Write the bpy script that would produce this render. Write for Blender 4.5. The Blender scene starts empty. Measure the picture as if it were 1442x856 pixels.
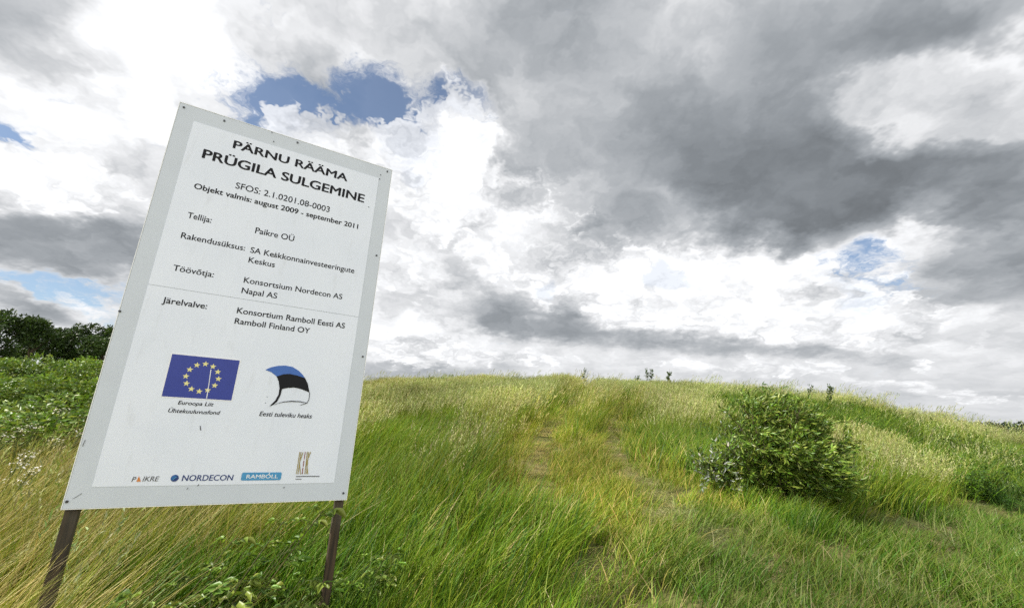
import bpy, math, random
import numpy as np
from mathutils import Vector, Matrix

rng = np.random.default_rng(7)
random.seed(7)
scene = bpy.context.scene
COL = scene.collection
R = math.radians

# ------------------------------------------------------------------ camera
W, H, F = 1442, 856, 620.0           # photograph's size and focal length in its pixels
EYE = 1.65
PITCH, ROLL = 14.5, 2.5
_p, _r = R(PITCH), R(ROLL)
FWD = np.array([0, math.cos(_p), math.sin(_p)])
_u = np.array([0, -math.sin(_p), math.cos(_p)])
_x = np.array([1.0, 0, 0])
RGT = math.cos(_r) * _x + math.sin(_r) * _u
UPV = -math.sin(_r) * _x + math.cos(_r) * _u
CAM = np.array([0, 0, EYE])

cam_data = bpy.data.cameras.new('camera')
cam = bpy.data.objects.new('camera', cam_data)
COL.objects.link(cam)
cam_data.sensor_width = 36.0
cam_data.lens = 36.0 * F / W
cam_data.clip_start = 0.05
cam_data.clip_end = 8000
m = Matrix(((RGT[0], UPV[0], -FWD[0], CAM[0]), (RGT[1], UPV[1], -FWD[1], CAM[1]), (RGT[2], UPV[2], -FWD[2], CAM[2]), (0, 0, 0, 1)))
cam.matrix_world = m
scene.camera = cam


def ray(px, py):
    d = FWD * F + RGT * (px - W / 2) + UPV * (H / 2 - py)
    return d / np.linalg.norm(d)


def proj(x, y, z):
    P = np.stack([x, y, z - EYE], -1)
    w = P @ FWD
    ok = w > 0.05
    ws = np.where(ok, w, 1)
    return np.where(ok, W / 2 + F * (P @ RGT) / ws, -9999), np.where(ok, H / 2 - F * (P @ UPV) / ws, 9999)


# ------------------------------------------------------------------ view, world, sun
scene.view_settings.view_transform = 'Standard'
scene.view_settings.look = 'None'
scene.view_settings.exposure = 0.4
scene.view_settings.gamma = 1.0
scene.view_settings.use_curve_mapping = False
scene.cycles.use_denoising = False
scene.cycles.max_bounces = 8
scene.cycles.sample_clamp_indirect = 6.0

SUN_AZ, SUN_EL = R(-112), R(46)

world = bpy.data.worlds.new('World')
scene.world = world
world.use_nodes = True


class NT:
    """small helper to write node trees as expressions"""
    def __init__(self, tree):
        self.t = tree
        tree.nodes.clear()

    def node(self, typ, ins=None, **props):
        n = self.t.nodes.new(typ)
        for k, v in props.items():
            setattr(n, k, v)
        for k, v in (ins or {}).items():
            self.put(n.inputs[k], v)
        return n

    def put(self, sock, v):
        if isinstance(v, bpy.types.NodeSocket):
            self.t.links.new(v, sock)
        elif v is not None:
            sock.default_value = v

    def math(self, op, a, b=None, c=None, clamp=False):
        n = self.t.nodes.new('ShaderNodeMath')
        n.operation = op
        n.use_clamp = clamp
        for i, v in enumerate((a, b, c)):
            if v is not None:
                self.put(n.inputs[i], v)
        return n.outputs[0]

    def vmath(self, op, a, b=None, scale=None):
        n = self.t.nodes.new('ShaderNodeVectorMath')
        n.operation = op
        self.put(n.inputs[0], a)
        if b is not None:
            self.put(n.inputs[1], b)
        if scale is not None:
            self.put(n.inputs['Scale'], scale)
        return n.outputs['Value'] if op in ('LENGTH', 'DOT_PRODUCT', 'DISTANCE') else n.outputs['Vector']

    def step(self, v, a, b, lo=0.0, hi=1.0, kind='SMOOTHSTEP'):
        n = self.t.nodes.new('ShaderNodeMapRange')
        n.interpolation_type = kind
        for i, q in enumerate((v, a, b, lo, hi)):
            self.put(n.inputs[i], q)
        return n.outputs[0]

    def noise(self, vec, scale, detail=4.0, rough=0.5, lac=2.0, dist=0.0, col=False, typ='FBM'):
        n = self.t.nodes.new('ShaderNodeTexNoise')
        n.noise_type = typ
        self.put(n.inputs['Vector'], vec)
        for k, v in (('Scale', scale), ('Detail', detail), ('Roughness', rough), ('Lacunarity', lac), ('Distortion', dist)):
            self.put(n.inputs[k], v)
        return n.outputs['Color' if col else 'Fac']

    def mixc(self, fac, a, b, mode='MIX'):
        n = self.t.nodes.new('ShaderNodeMix')
        n.data_type = 'RGBA'
        n.blend_type = mode
        self.put(n.inputs[0], fac)
        self.put(n.inputs[6], a)
        self.put(n.inputs[7], b)
        return n.outputs[2]


def build_sky():
    t = NT(world.node_tree)
    d = t.node('ShaderNodeTexCoord').outputs['Generated']
    sep = t.node('ShaderNodeSeparateXYZ', {0: d})
    dz = sep.outputs[2]
    # the cloud deck seen in perspective: direction projected on a high plane
    den = t.math('ADD', t.math('MAXIMUM', dz, 0.0), 0.30)
    deck = t.vmath('SCALE', d, scale=t.math('DIVIDE', 1.0, den))

    def n2(vec, scale, detail, rough, col=False, dist=0.0):
        n = t.node('ShaderNodeTexNoise', {'Vector': vec, 'Scale': scale, 'Detail': detail, 'Roughness': rough, 'Distortion': dist}, noise_dimensions='2D')
        return n.outputs['Color' if col else 'Fac']

    def amp(v, c, k):
        return t.math('MULTIPLY', t.math('SUBTRACT', v, c), k)

    def add(*a):
        r = a[0]
        for q in a[1:]:
            r = t.math('ADD', r, q)
        return r

    def lerp(f, a, b):
        return t.node('ShaderNodeMix', {0: f, 2: a, 3: b}).outputs[0]

    w1 = t.vmath('SUBTRACT', n2(deck, 2.4, 2, 0.5, True), (0.5, 0.5, 0.5))
    w2 = t.vmath('SUBTRACT', n2(deck, 8.0, 4, 0.6, True), (0.5, 0.5, 0.5))
    near = t.step(dz, 0.0, 0.4, 0.30, 1.0, 'LINEAR')
    warp = t.vmath('ADD', t.vmath('SCALE', w1, scale=0.22), t.vmath('SCALE', w2, scale=0.14))
    warp = t.vmath('SCALE', t.vmath('MULTIPLY', warp, (1, 1, 0.6)), scale=near)
    dw = t.vmath('ADD', d, warp)
    warp2 = t.vmath('ADD', t.vmath('SCALE', w1, scale=0.07), t.vmath('SCALE', w2, scale=0.10))
    ds = t.vmath('ADD', d, t.vmath('SCALE', t.vmath('MULTIPLY', warp2, (1, 1, 0.7)), scale=near))

    def blob(px, py, rx, ry, ang, src):
        c = ray(px, py)
        ca, sa = math.cos(R(ang)), math.sin(R(ang))
        e = 4.0
        t1 = ray(px + e * ca, py + e * sa) - c
        k1 = np.linalg.norm(t1) / e
        t1 /= np.linalg.norm(t1)
        t2 = ray(px - e * sa, py + e * ca) - c
        k2 = np.linalg.norm(t2) / e
        t2 -= t1 * (t1 @ t2)
        t2 /= np.linalg.norm(t2)
        n3 = np.cross(t1, t2)
        rot = Matrix(np.stack([t1, t2, n3], 1).tolist()).to_euler()
        mp = t.node('ShaderNodeMapping', {'Vector': src, 'Location': tuple(c), 'Rotation': tuple(rot), 'Scale': (rx * k1, ry * k2, 0.6)}, vector_type='TEXTURE')
        return t.node('ShaderNodeTexGradient', {0: mp.outputs[0]}, gradient_type='SPHERICAL').outputs['Fac']

    def total(items, src, start=0.0):
        acc = start
        for (px, py, rx, ry, ang, a) in items:
            acc = t.math('MULTIPLY_ADD', blob(px, py, rx, ry, ang, src), a, acc)
        return acc

    q = t.vmath('ADD', deck, t.vmath('SCALE', w2, scale=0.22))
    calm = t.step(dz, 0.01, 0.24, 0.30, 1.0, 'LINEAR')
    fine = t.math('MULTIPLY_ADD', amp(n2(q, 8.5, 6, 0.56), 0.5, 1.0), calm, 0.5)
    mid = t.math('MULTIPLY_ADD', amp(n2(q, 3.3, 4, 0.52), 0.5, 1.0), calm, 0.5)
    # relief: the same field a step towards the sun, so that heaps have a bright and a dull side
    sdir = (math.sin(SUN_AZ) * 0.07, math.cos(SUN_AZ) * 0.07, 0.0)
    rel = t.math('MULTIPLY', t.math('SUBTRACT', n2(t.vmath('ADD', q, sdir), 4.6, 4, 0.5), n2(t.vmath('SUBTRACT', q, sdir), 4.6, 4, 0.5)), calm)
    # billows: folded noise, rounded heads with creases between them
    b1 = t.math('ABSOLUTE', amp(n2(q, 7.0, 1, 0.5), 0.5, 2.0))
    b2 = t.math('ABSOLUTE', amp(n2(q, 16.0, 1, 0.5), 0.5, 2.0))
    b3 = t.math('ABSOLUTE', amp(n2(q, 36.0, 1, 0.5), 0.5, 2.0))
    puff = add(b1, t.math('MULTIPLY', b2, 0.55), t.math('MULTIPLY', b3, 0.18))       # about 0.1 .. 0.9, mean 0.45

    # ---- main cloud sheet, as a display value (0..1)
    L = total(SKY_LIGHT, dw, SKY_BASE)
    L = add(L, amp(mid, 0.5, 0.30), amp(fine, 0.5, 0.14), t.math('MULTIPLY', rel, -0.30))

    # ---- bright cumulus with crisp heads
    cu = add(total(SKY_CUMULUS, ds), amp(puff, 0.42, 0.42), amp(fine, 0.5, 0.40))
    cum = t.step(cu, 0.20, 0.46)
    cub = add(0.965, amp(puff, 0.42, 0.20), amp(mid, 0.5, 0.22), t.math('MULTIPLY', rel, -0.42), t.step(cu, 0.4, 0.9, 0.0, 0.08))
    L = lerp(cum, L, cub)

    # ---- holes to the blue
    bl = add(total(SKY_BLUE, ds), amp(n2(q, 9.0, 7, 0.66), 0.5, 1.9), amp(mid, 0.5, 0.5))
    blm = t.math('MULTIPLY', t.step(bl, 0.28, 0.98), t.step(cu, 0.34, 0.46, 1.0, 0.25))

    # ---- grey flat cloud bottoms
    bt = add(total(SKY_BOTTOM, ds), amp(fine, 0.5, 0.42), amp(mid, 0.5, 0.25), t.math('MULTIPLY', rel, 0.4))
    btm = t.step(bt, 0.0, 0.95)
    L = lerp(btm, L, add(0.635, amp(fine, 0.5, 0.14), t.math('MULTIPLY', rel, -0.2)))
    blm = t.math('MULTIPLY', blm, t.step(bt, 0.1, 0.4, 1.0, 0.0))

    # ---- heavy grey deck, upper right
    dk = add(total(SKY_DARK, dw), amp(mid, 0.5, 0.55), amp(fine, 0.5, 0.28), t.math('MULTIPLY', rel, 0.35))
    dkm = t.step(dk, 0.0, 0.60)
    dkb = add(t.step(dk, 0.15, 1.35, 0.78, 0.53, 'LINEAR'), amp(fine, 0.5, 0.08), t.math('MULTIPLY', rel, -0.16))
    L = lerp(dkm, L, dkb)
    blm = t.math('MULTIPLY', blm, t.step(dk, 0.05, 0.3, 1.0, 0.0))

    # ---- streaky stratus near the horizon
    st = t.vmath('MULTIPLY', t.vmath('ADD', d, t.vmath('SCALE', w1, scale=0.05)), (1.0, 1.0, 15.0))
    stn = t.noise(st, 2.0, 5, 0.55)
    low = t.step(dz, 0.02, 0.15, 1.0, 0.0)
    L = add(L, t.math('MULTIPLY', amp(stn, 0.50, 0.38), low))

    L = t.math('MINIMUM', t.math('MAXIMUM', L, 0.3), SKY_MAX)
    # the unseen sky behind the photographer, on the sun's side, brightened as added fill for the board
    back = t.step(sep.outputs[1], 0.1, -0.6)
    L = t.math('MULTIPLY_ADD', back, SKY_BACK, L)
    lin = t.math('POWER', L, 2.2)
    tint = t.mixc(t.step(L, 0.5, 0.95), (0.905, 0.985, 1.07, 1), (0.985, 0.997, 1.018, 1))
    ccol = t.vmath('SCALE', tint, scale=t.math('MULTIPLY', lin, SKY_GAIN))

    sky = t.node('ShaderNodeTexSky', sky_type='NISHITA', sun_disc=False, sun_elevation=SUN_EL, sun_rotation=SUN_AZ, altitude=0.0, air_density=1.0, dust_density=0.6, ozone_density=2.0)
    bg1 = t.node('ShaderNodeBackground', {0: sky.outputs[0], 1: 0.10})
    bg2 = t.node('ShaderNodeBackground', {0: ccol, 1: 1.0})
    mx = t.node('ShaderNodeMixShader', {0: t.math('SUBTRACT', 1.0, t.math('MULTIPLY', blm, 0.92)), 1: bg1.outputs[0], 2: bg2.outputs[0]})
    t.node('ShaderNodeOutputWorld', {0: mx.outputs[0]})


SKY_BASE, SKY_MAX, SKY_BACK, SKY_GAIN = 0.90, 1.05, 0.39, 0.76
SKY_LIGHT = [  # x, y, rx, ry, angle, amount
    (240, 30, 240, 170, 10, 0.30), (120, 180, 200, 110, 8, 0.10), (20, 20, 190, 140, 30, -0.26), (640, 30, 280, 140, 0, -0.12),
    (690, 370, 170, 90, 10, -0.04), (860, 290, 150, 100, 25, -0.26), (1400, 350, 140, 130, 30, -0.2), (790, 60, 160, 200, 0, -0.15),
    (575, 523, 200, 24, 1, -0.28), (590, 480, 190, 60, 0, 0.24), (1250, 340, 110, 50, 0, 0.14), (1350, 440, 260, 110, 5, 0.02), (1250, 540, 400, 60, 4, 0.0), (460, 80, 160, 60, 10, 0.06), (590, 350, 190, 120, 0, 0.16),
]
SKY_DARK = [
    (940, 185, 290, 180, 10, 1.0), (1130, 50, 360, 130, -12, 0.9), (1105, 240, 270, 120, 6, 1.3), (1340, 235, 340, 90, -4, 1.2),
    (1080, 320, 220, 50, 4, 0.8), (1380, 15, 260, 80, -12, 1.0), (850, 60, 170, 110, 0, 0.3), (1430, 345, 150, 120, 40, 1.1),
    (1350, 130, 220, 110, -18, -1.3), (950, 85, 140, 80, 0, -0.7), (1240, 330, 100, 50, 0, -0.3),
]
SKY_CUMULUS = [
    (640, 215, 140, 150, 0, 0.9), (700, 295, 170, 90, 10, 0.6), (980, 420, 380, 95, 6, 1.1), (1120, 425, 190, 85, 25, 0.7), (860, 395, 200, 75, 0, 0.5),
    (60, 250, 280, 90, 8, 1.0), (470, 200, 160, 60, 15, 0.8), (580, 390, 160, 130, 0, 0.5), (25, 412, 80, 30, 25, 0.8), (600, 495, 190, 34, 2, 0.8), (760, 505, 120, 16, 3, 0.6), (1060, 522, 160, 14, 3, 0.6), (1255, 543, 150, 12, 5, 0.65), (1380, 562, 120, 10, 5, 0.6), (930, 508, 80, 10, 3, 0.5),
]
SKY_BOTTOM = [
    (60, 335, 300, 60, 7, 1.2), (200, 365, 240, 45, 10, 0.9), (715, 448, 165, 48, 5, 0.85), (860, 471, 230, 24, 4, 0.75), (1110, 495, 250, 22, 3, 0.65), (60, 434, 130, 26, 25, 0.9), (690, 400, 150, 60, 0, 0.3),
]
SKY_BLUE = [
    (415, 135, 150, 80, 20, 0.75), (520, 130, 125, 62, 14, 1.15), (578, 196, 80, 62, 50, 1.5), (640, 138, 95, 46, 5, 1.5), (582, 150, 40, 60, 15, -0.8), (455, 125, 48, 40, 30, -0.75), (400, 105, 60, 30, 10, -0.4), (500, 165, 60, 40, 20, 0.5), (675, 195, 40, 30, 0, 0.7), (390, 165, 140, 75, 10, 0.8), (5, 188, 110, 45, 15, 1.0),
    (80, 395, 330, 80, 8, 1.0), (930, 387, 60, 22, 12, 1.7), (771, 405, 24, 18, 0, 1.6), (1222, 345, 46, 34, -20, 0.95), (1190, 385, 140, 45, 10, 0.62), (1210, 428, 60, 28, 30, 0.85), (1300, 400, 150, 60, 10, 0.35),
]
build_sky()

sun_d = bpy.data.lights.new('sun', 'SUN')
sun_d.energy = 5.0
sun_d.angle = R(0.6)
sun_d.color = (1.0, 0.95, 0.86)
sun = bpy.data.objects.new('sun', sun_d)
COL.objects.link(sun)
_s = Vector((math.sin(SUN_AZ) * math.cos(SUN_EL), math.cos(SUN_AZ) * math.cos(SUN_EL), math.sin(SUN_EL)))
sun.rotation_euler = _s.to_track_quat('Z', 'Y').to_euler()
sun.location = _s * 30


# ------------------------------------------------------------------ helpers
def mesh_from(name, verts, faces, col=None, mats=(), smooth=False):
    """verts (n,3) array; faces: array (k,3|4) or list of such arrays / lists of tuples"""
    me = bpy.data.meshes.new(name)
    verts = np.asarray(verts, dtype=np.float32)
    if isinstance(faces, np.ndarray):
        faces = [faces]
    fl = [np.asarray(f) for f in faces if len(f)]
    nl = sum(f.size for f in fl)
    nf = sum(len(f) for f in fl)
    me.vertices.add(len(verts))
    me.vertices.foreach_set('co', verts.ravel())
    me.loops.add(nl)
    me.polygons.add(nf)
    idx = np.concatenate([f.ravel() for f in fl]).astype(np.int32)
    sizes = np.concatenate([np.full(len(f), f.shape[1]) for f in fl])
    starts = np.concatenate([[0], np.cumsum(sizes)[:-1]]).astype(np.int32)
    me.loops.foreach_set('vertex_index', idx)
    me.polygons.foreach_set('loop_start', starts)
    if smooth:
        me.polygons.foreach_set('use_smooth', np.ones(nf, dtype=bool))
    me.update(calc_edges=True)
    me.validate()
    if col is not None:
        a = me.attributes.new('tone', 'FLOAT_COLOR', 'POINT')
        c = np.ones((len(verts), 4), dtype=np.float32)
        c[:, :3] = col
        a.data.foreach_set('color', c.ravel())
    for mt in mats:
        me.materials.append(mt)
    return me


def link(name, me, parent=None, loc=None):
    o = bpy.data.objects.new(name, me)
    COL.objects.link(o)
    if parent is not None:
        o.parent = parent
    if loc is not None:
        o.location = loc
    return o


def tag(o, label=None, cat=None, group=None, kind=None):
    for k, v in (('label', label), ('category', cat), ('group', group), ('kind', kind)):
        if v:
            o[k] = v
    return o


def thing(name, loc, label, cat, group=None, rz=0.0):
    o = bpy.data.objects.new(name, None)
    o.empty_display_size = 0.2
    COL.objects.link(o)
    o.location = loc
    o.rotation_euler = (0, 0, rz)
    return tag(o, label, cat, group)


def copy_tree(o, label, loc, rz, sc):
    c = o.copy()
    COL.objects.link(c)
    c.location = loc
    c.rotation_euler = (0, 0, rz)
    c.scale = sc
    c['label'] = label
    for ch in list(o.children):
        k = ch.copy()
        COL.objects.link(k)
        k.parent = c
    return c


def material(name):
    mt = bpy.data.materials.new(name)
    mt.use_nodes = True
    return mt, NT(mt.node_tree)


def finish(t, bsdf):
    t.node('ShaderNodeOutputMaterial', {0: bsdf})


def plain(name, col, rough=0.5, var=0.08, scale=30.0, spec=0.4, bump=0.0):
    mt, t = material(name)
    obj = t.node('ShaderNodeTexCoord').outputs['Object']
    n = t.noise(obj, scale, 5, 0.6)
    f = t.step(n, 0.3, 0.7, 1 - var, 1 + var, 'LINEAR')
    c = t.vmath('SCALE', tuple(col), scale=f)
    b = t.node('ShaderNodeBsdfPrincipled', {'Base Color': c, 'Roughness': rough, 'Specular IOR Level': spec})
    if bump:
        bp = t.node('ShaderNodeBump', {'Strength': bump, 'Distance': 0.01, 'Height': n})
        t.put(b.inputs['Normal'], bp.outputs[0])
    finish(t, b.outputs[0])
    return mt


def leaf_material(name, trans=0.35, rough=0.45, spec=0.35, instancer=False, gain=1.0):
    """blade and leaf surface: colour from the mesh, tint per tuft, light passing through"""
    mt, t = material(name)
    c = t.node('ShaderNodeAttribute', attribute_name='tone', attribute_type='GEOMETRY').outputs['Color']
    if instancer:
        c2 = t.node('ShaderNodeAttribute', attribute_name='tint', attribute_type='INSTANCER').outputs['Color']
        c = t.vmath('MULTIPLY', c, c2)
    c = t.vmath('SCALE', c, scale=gain)
    b = t.node('ShaderNodeBsdfPrincipled', {'Base Color': c, 'Roughness': rough, 'Specular IOR Level': spec})
    tr = t.node('ShaderNodeBsdfTranslucent', {'Color': t.vmath('MULTIPLY', c, (1.25, 1.2, 0.8))})
    mx = t.node('ShaderNodeMixShader', {0: trans, 1: b.outputs[0], 2: tr.outputs[0]})
    finish(t, mx.outputs[0])
    return mt


# ------------------------------------------------------------------ ground
_AZ = np.array([-180, -75, -60, -49, -43, -30, -18, -10.5, 0, 10, 20, 27, 31.5, 37.6, 42.8, 47.2, 52, 60, 75, 180.0])
_EL = np.array([-1.6, -1.2, -0.3, 0.5, 0.8, 2.0, 3.1, 3.95, 4.6, 4.65, 4.45, 4.4, 4.05, 3.05, 1.35, 0.05, -0.6, -1.0, -1.2, -1.6])
DC = 32.0


def sstep(a, b, x):
    t = np.clip((x - a) / (b - a), 0, 1)
    return t * t * (3 - 2 * t)


def hgt(x, y):
    x = np.asarray(x, dtype=float)
    y = np.asarray(y, dtype=float)
    d = np.hypot(x, y)
    az = np.degrees(np.arctan2(x, y))
    el = np.interp(az, _AZ, _EL)
    hc = (EYE - 0.42) + np.tan(np.radians(el)) * DC * 1.03
    t = d / DC
    p = -np.log(np.exp(-9 * t) + math.exp(-9)) / 9
    p = np.where(t > 4, 1.0, p)
    s = sstep(1.25, 7, t)
    h = hc * p * (1 - s) - 4.0 * s
    fade = sstep(1.5, 6, d)
    h = h + fade * (0.05 * np.sin(0.9 * x + 1.3) * np.cos(1.1 * y + 0.4) + 0.03 * np.sin(2.3 * x - 0.7 * y) + 0.08 * np.sin(0.31 * x + 0.2) * np.cos(0.27 * y) * (1 - s))
    return h


def ground_at(px, py, dmax=60):
    """where the ray through a pixel of the photograph meets the ground"""
    d = ray(px, py)
    t = np.linspace(1.0, dmax, 6000)
    P = CAM + d * t[:, None]
    below = P[:, 2] < hgt(P[:, 0], P[:, 1])
    k = int(np.argmax(below)) if below.any() else len(t) - 1
    return P[k, 0], P[k, 1], float(hgt(P[k, 0], P[k, 1]))


# zones on the ground, drawn once as outlines in the photograph and carried to world metres
def poly_world(pts):
    return np.array([ground_at(*p)[:2] for p in pts])


def inside(poly, x, y):
    res = np.zeros(x.shape, bool)
    n = len(poly)
    for i in range(n):
        x1, y1 = poly[i]
        x2, y2 = poly[(i + 1) % n]
        if y1 == y2:
            continue
        c = ((y1 > y) != (y2 > y)) & (x < (x2 - x1) * (y - y1) / (y2 - y1) + x1)
        res ^= c
    return res


def seg_dist(path, x, y):
    best = np.full(x.shape, 1e9)
    for (x1, y1), (x2, y2) in zip(path[:-1], path[1:]):
        dx, dy = x2 - x1, y2 - y1
        t = np.clip(((x - x1) * dx + (y - y1) * dy) / (dx * dx + dy * dy + 1e-9), 0, 1)
        best = np.minimum(best, np.hypot(x - x1 - t * dx, y - y1 - t * dy))
    return best


RUT_A = poly_world([(855, 850), (805, 760), (748, 672), (765, 615), (800, 578), (835, 553)])
RUT_B = poly_world([(1060, 800), (975, 740), (888, 672), (862, 630), (862, 595), (880, 565)])
SHORT = poly_world([(765, 625), (862, 622), (920, 660), (960, 715), (1090, 745), (1230, 735), (1441, 690), (1441, 855), (1180, 855), (780, 855), (800, 770), (735, 680)])
SHORT = np.vstack([SHORT[:7], SHORT[7:8] * [1.15, 0.9], SHORT[8:9] * 0.6, SHORT[9:10] * 0.6, SHORT[10:]])
PATCHES = [ground_at(*p)[:2] + (r,) for p, r in (((1285, 748), 0.40), ((1350, 795), 0.32), ((1005, 772), 0.22), ((1390, 722), 0.45), ((1250, 825), 0.22), ((850, 800), 0.2), ((748, 658), 0.26), ((742, 636), 0.22), ((872, 648), 0.3), ((884, 676), 0.22), ((862, 626), 0.25), ((1180, 790), 0.2), ((1410, 830), 0.25))]


def lumps(x, y, s, k):
    """cheap smooth noise in 0..1"""
    r = np.random.default_rng(k)
    v = 0
    for i in range(5):
        a, ph = r.uniform(0, 6.283), r.uniform(0, 6.283)
        f = s * r.uniform(0.6, 1.9)
        v = v + np.sin(f * (x * np.cos(a) + y * np.sin(a)) + ph + 1.3 * np.sin(0.7 * f * (y * np.cos(a) - x * np.sin(a)) + ph * 2))
    return 0.5 + v / 7.0


def ground():
    rad = np.concatenate([np.linspace(0.0, 12, 49)[1:], np.geomspace(12.3, 45, 60), np.geomspace(48, 3500, 40)])
    na = 288
    ang = np.linspace(0, 2 * math.pi, na, endpoint=False)
    X = rad[:, None] * np.sin(ang)[None]
    Y = rad[:, None] * np.cos(ang)[None]
    Z = hgt(X, Y)
    V = np.concatenate([[[0, 0, float(hgt(0.0, 0.0))]], np.stack([X, Y, Z], -1).reshape(-1, 3)])
    i = np.arange(len(rad) - 1)[:, None] * na + 1
    j = np.arange(na)[None]
    jn = (j + 1) % na
    quads = np.stack([i + j, i + na + j, i + na + jn, i + jn], -1).reshape(-1, 4)
    tris = np.stack([np.zeros(na, int), 1 + np.arange(na), 1 + (np.arange(na) + 1) % na], -1)
    mt, t = material('meadow_soil')
    pos = t.node('ShaderNodeNewGeometry').outputs['Position']
    a = t.noise(pos, 1.3, 5, 0.6)
    b = t.noise(pos, 14.0, 5, 0.65)
    c = t.mixc(t.step(b, 0.35, 0.65), (0.050, 0.045, 0.018, 1), (0.19, 0.16, 0.07, 1))
    c = t.mixc(t.step(a, 0.42, 0.62), c, (0.09, 0.10, 0.028, 1))
    far = t.step(t.vmath('LENGTH', pos), 30, 60)
    c = t.mixc(far, c, t.mixc(a, (0.07, 0.10, 0.03, 1), (0.14, 0.15, 0.05, 1)))
    bs = t.node('ShaderNodeBsdfPrincipled', {'Base Color': c, 'Roughness': 0.95, 'Specular IOR Level': 0.1})
    bp = t.node('ShaderNodeBump', {'Strength': 0.8, 'Distance': 0.03, 'Height': b})
    t.put(bs.inputs['Normal'], bp.outputs[0])
    finish(t, bs.outputs[0])
    o = link('ground', mesh_from('ground', V, [tris, quads], mats=[mt], smooth=True))
    tag(o, 'grassy slope with straw coloured wheel ruts rising to the hill crest', 'ground', kind='structure')


ground()

# ------------------------------------------------------------------ leaf and blade meshes
def nrm(v):
    return v / (np.linalg.norm(v, axis=-1, keepdims=True) + 1e-9)


def leaves(pos, dirs, length, width, col, fold=0.25, up=None, curl=0.15):
    """many folded pointed leaves: (n,3) positions and directions -> verts, tris, colours"""
    n = len(pos)
    dirs = nrm(dirs)
    if up is None:
        up = rng.normal(size=(n, 3))
    side = nrm(np.cross(dirs, up))
    nor = nrm(np.cross(side, dirs))
    length = np.broadcast_to(length, (n,))[:, None]
    width = np.broadcast_to(width, (n,))[:, None]
    midp = pos + dirs * length * 0.45
    v = np.stack([pos, midp + side * width * 0.5 + nor * width * fold, pos + dirs * length - nor * length * curl, midp - side * width * 0.5 + nor * width * fold, midp], 1)
    b = np.arange(n)[:, None] * 5
    f = np.concatenate([b + np.array([[0, 1, 4]]), b + np.array([[1, 2, 4]]), b + np.array([[2, 3, 4]]), b + np.array([[3, 0, 4]])])
    return v.reshape(-1, 3), f, np.repeat(np.broadcast_to(col, (n, 3)), 5, 0)


def ovate(pos, dirs, length, width, col, up, droop=0.25, fold=0.15):
    """broad rounded leaves with a folded midrib"""
    n = len(pos)
    t = np.array([0, 0.12, 0.32, 0.55, 0.8, 1.0])
    wv = np.array([0.0, 0.62, 1.0, 0.92, 0.5, 0.0]) * 0.5
    dirs = nrm(dirs)
    side = nrm(np.cross(dirs, up))
    nor = nrm(np.cross(side, dirs))
    L = np.broadcast_to(length, (n,))[:, None, None]
    Wd = np.broadcast_to(width, (n,))[:, None, None]
    mid = pos[:, None] + dirs[:, None] * L * t[None, :, None] - nor[:, None] * L * droop * (t ** 2)[None, :, None]
    e = side[:, None] * Wd * wv[None, 1:5, None]
    lift = nor[:, None] * Wd * fold * (1 + 0.6 * rng.normal(size=(n, 4, 1)))
    v = np.concatenate([mid, mid[:, 1:5] + e + lift, mid[:, 1:5] - e + lift], 1)      # 6 + 4 + 4
    f = []
    for o in (6, 10):
        f += [[0, 1, o], [5, o + 3, 4]]
        for i in range(3):
            f += [[1 + i, 2 + i, o + i], [o + i, 2 + i, o + i + 1]]
    f = np.array(f)
    F_ = (np.arange(n)[:, None, None] * 14 + f[None]).reshape(-1, 3)
    return v.reshape(-1, 3), F_, np.repeat(np.broadcast_to(col, (n, 3)), 14, 0)


def blades(base, h, w, phi, lean, curve, droop, col, segs=5, yaw=None):
    """many grass blades bending towards phi"""
    n = len(base)
    t = np.linspace(0, 1, segs + 1)[None, :]
    h = h[:, None]
    hor = h * (lean[:, None] * t + curve[:, None] * t ** 2)
    z = h * (t - droop[:, None] * t ** 3)
    cx, sx = np.cos(phi)[:, None], np.sin(phi)[:, None]
    C = np.stack([base[:, 0:1] + hor * cx, base[:, 1:2] + hor * sx, base[:, 2:3] + z], -1)
    if yaw is None:
        yaw = rng.uniform(0, math.pi, n)
    ww = w[:, None] * np.clip(1.02 - t ** 2.2, 0.06, 1) * 0.5
    S = np.stack([np.cos(yaw)[:, None] * ww, np.sin(yaw)[:, None] * ww, 0 * ww], -1)
    v = np.stack([C - S, C + S], 2).reshape(-1, 3)
    k = (segs + 1) * 2
    b = np.arange(n)[:, None, None] * k + np.arange(segs)[None, :, None] * 2
    f = (b + np.array([0, 1, 3, 2])[None, None]).reshape(-1, 4)
    return v, f, np.repeat(col, k, 0), C


def cat(parts):
    """parts: list of (verts, faces, cols) with 3- or 4-corner faces"""
    vs, tri, quad, cs, off = [], [], [], [], 0
    for v, f, c in parts:
        (tri if f.shape[1] == 3 else quad).append(f + off)
        vs.append(v)
        cs.append(c)
        off += len(v)
    faces = [np.concatenate(q) for q in (tri, quad) if q]
    return np.concatenate(vs), faces, np.concatenate(cs)


def tube(path, rad, sides=6):
    path = np.asarray(path, float)
    rad = np.broadcast_to(rad, (len(path),))
    tan = nrm(np.gradient(path, axis=0))
    ref = np.array([0.31, 0.17, 0.93])
    s = nrm(np.cross(tan, ref))
    u = np.cross(s, tan)
    a = np.linspace(0, 2 * math.pi, sides, endpoint=False)
    v = path[:, None] + rad[:, None, None] * (np.cos(a)[None, :, None] * s[:, None] + np.sin(a)[None, :, None] * u[:, None])
    n = len(path)
    i = np.arange(n - 1)[:, None] * sides
    j = np.arange(sides)[None]
    jn = (j + 1) % sides
    f = np.stack([i + j, i + jn, i + sides + jn, i + sides + j], -1).reshape(-1, 4)
    return v.reshape(-1, 3), f


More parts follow.
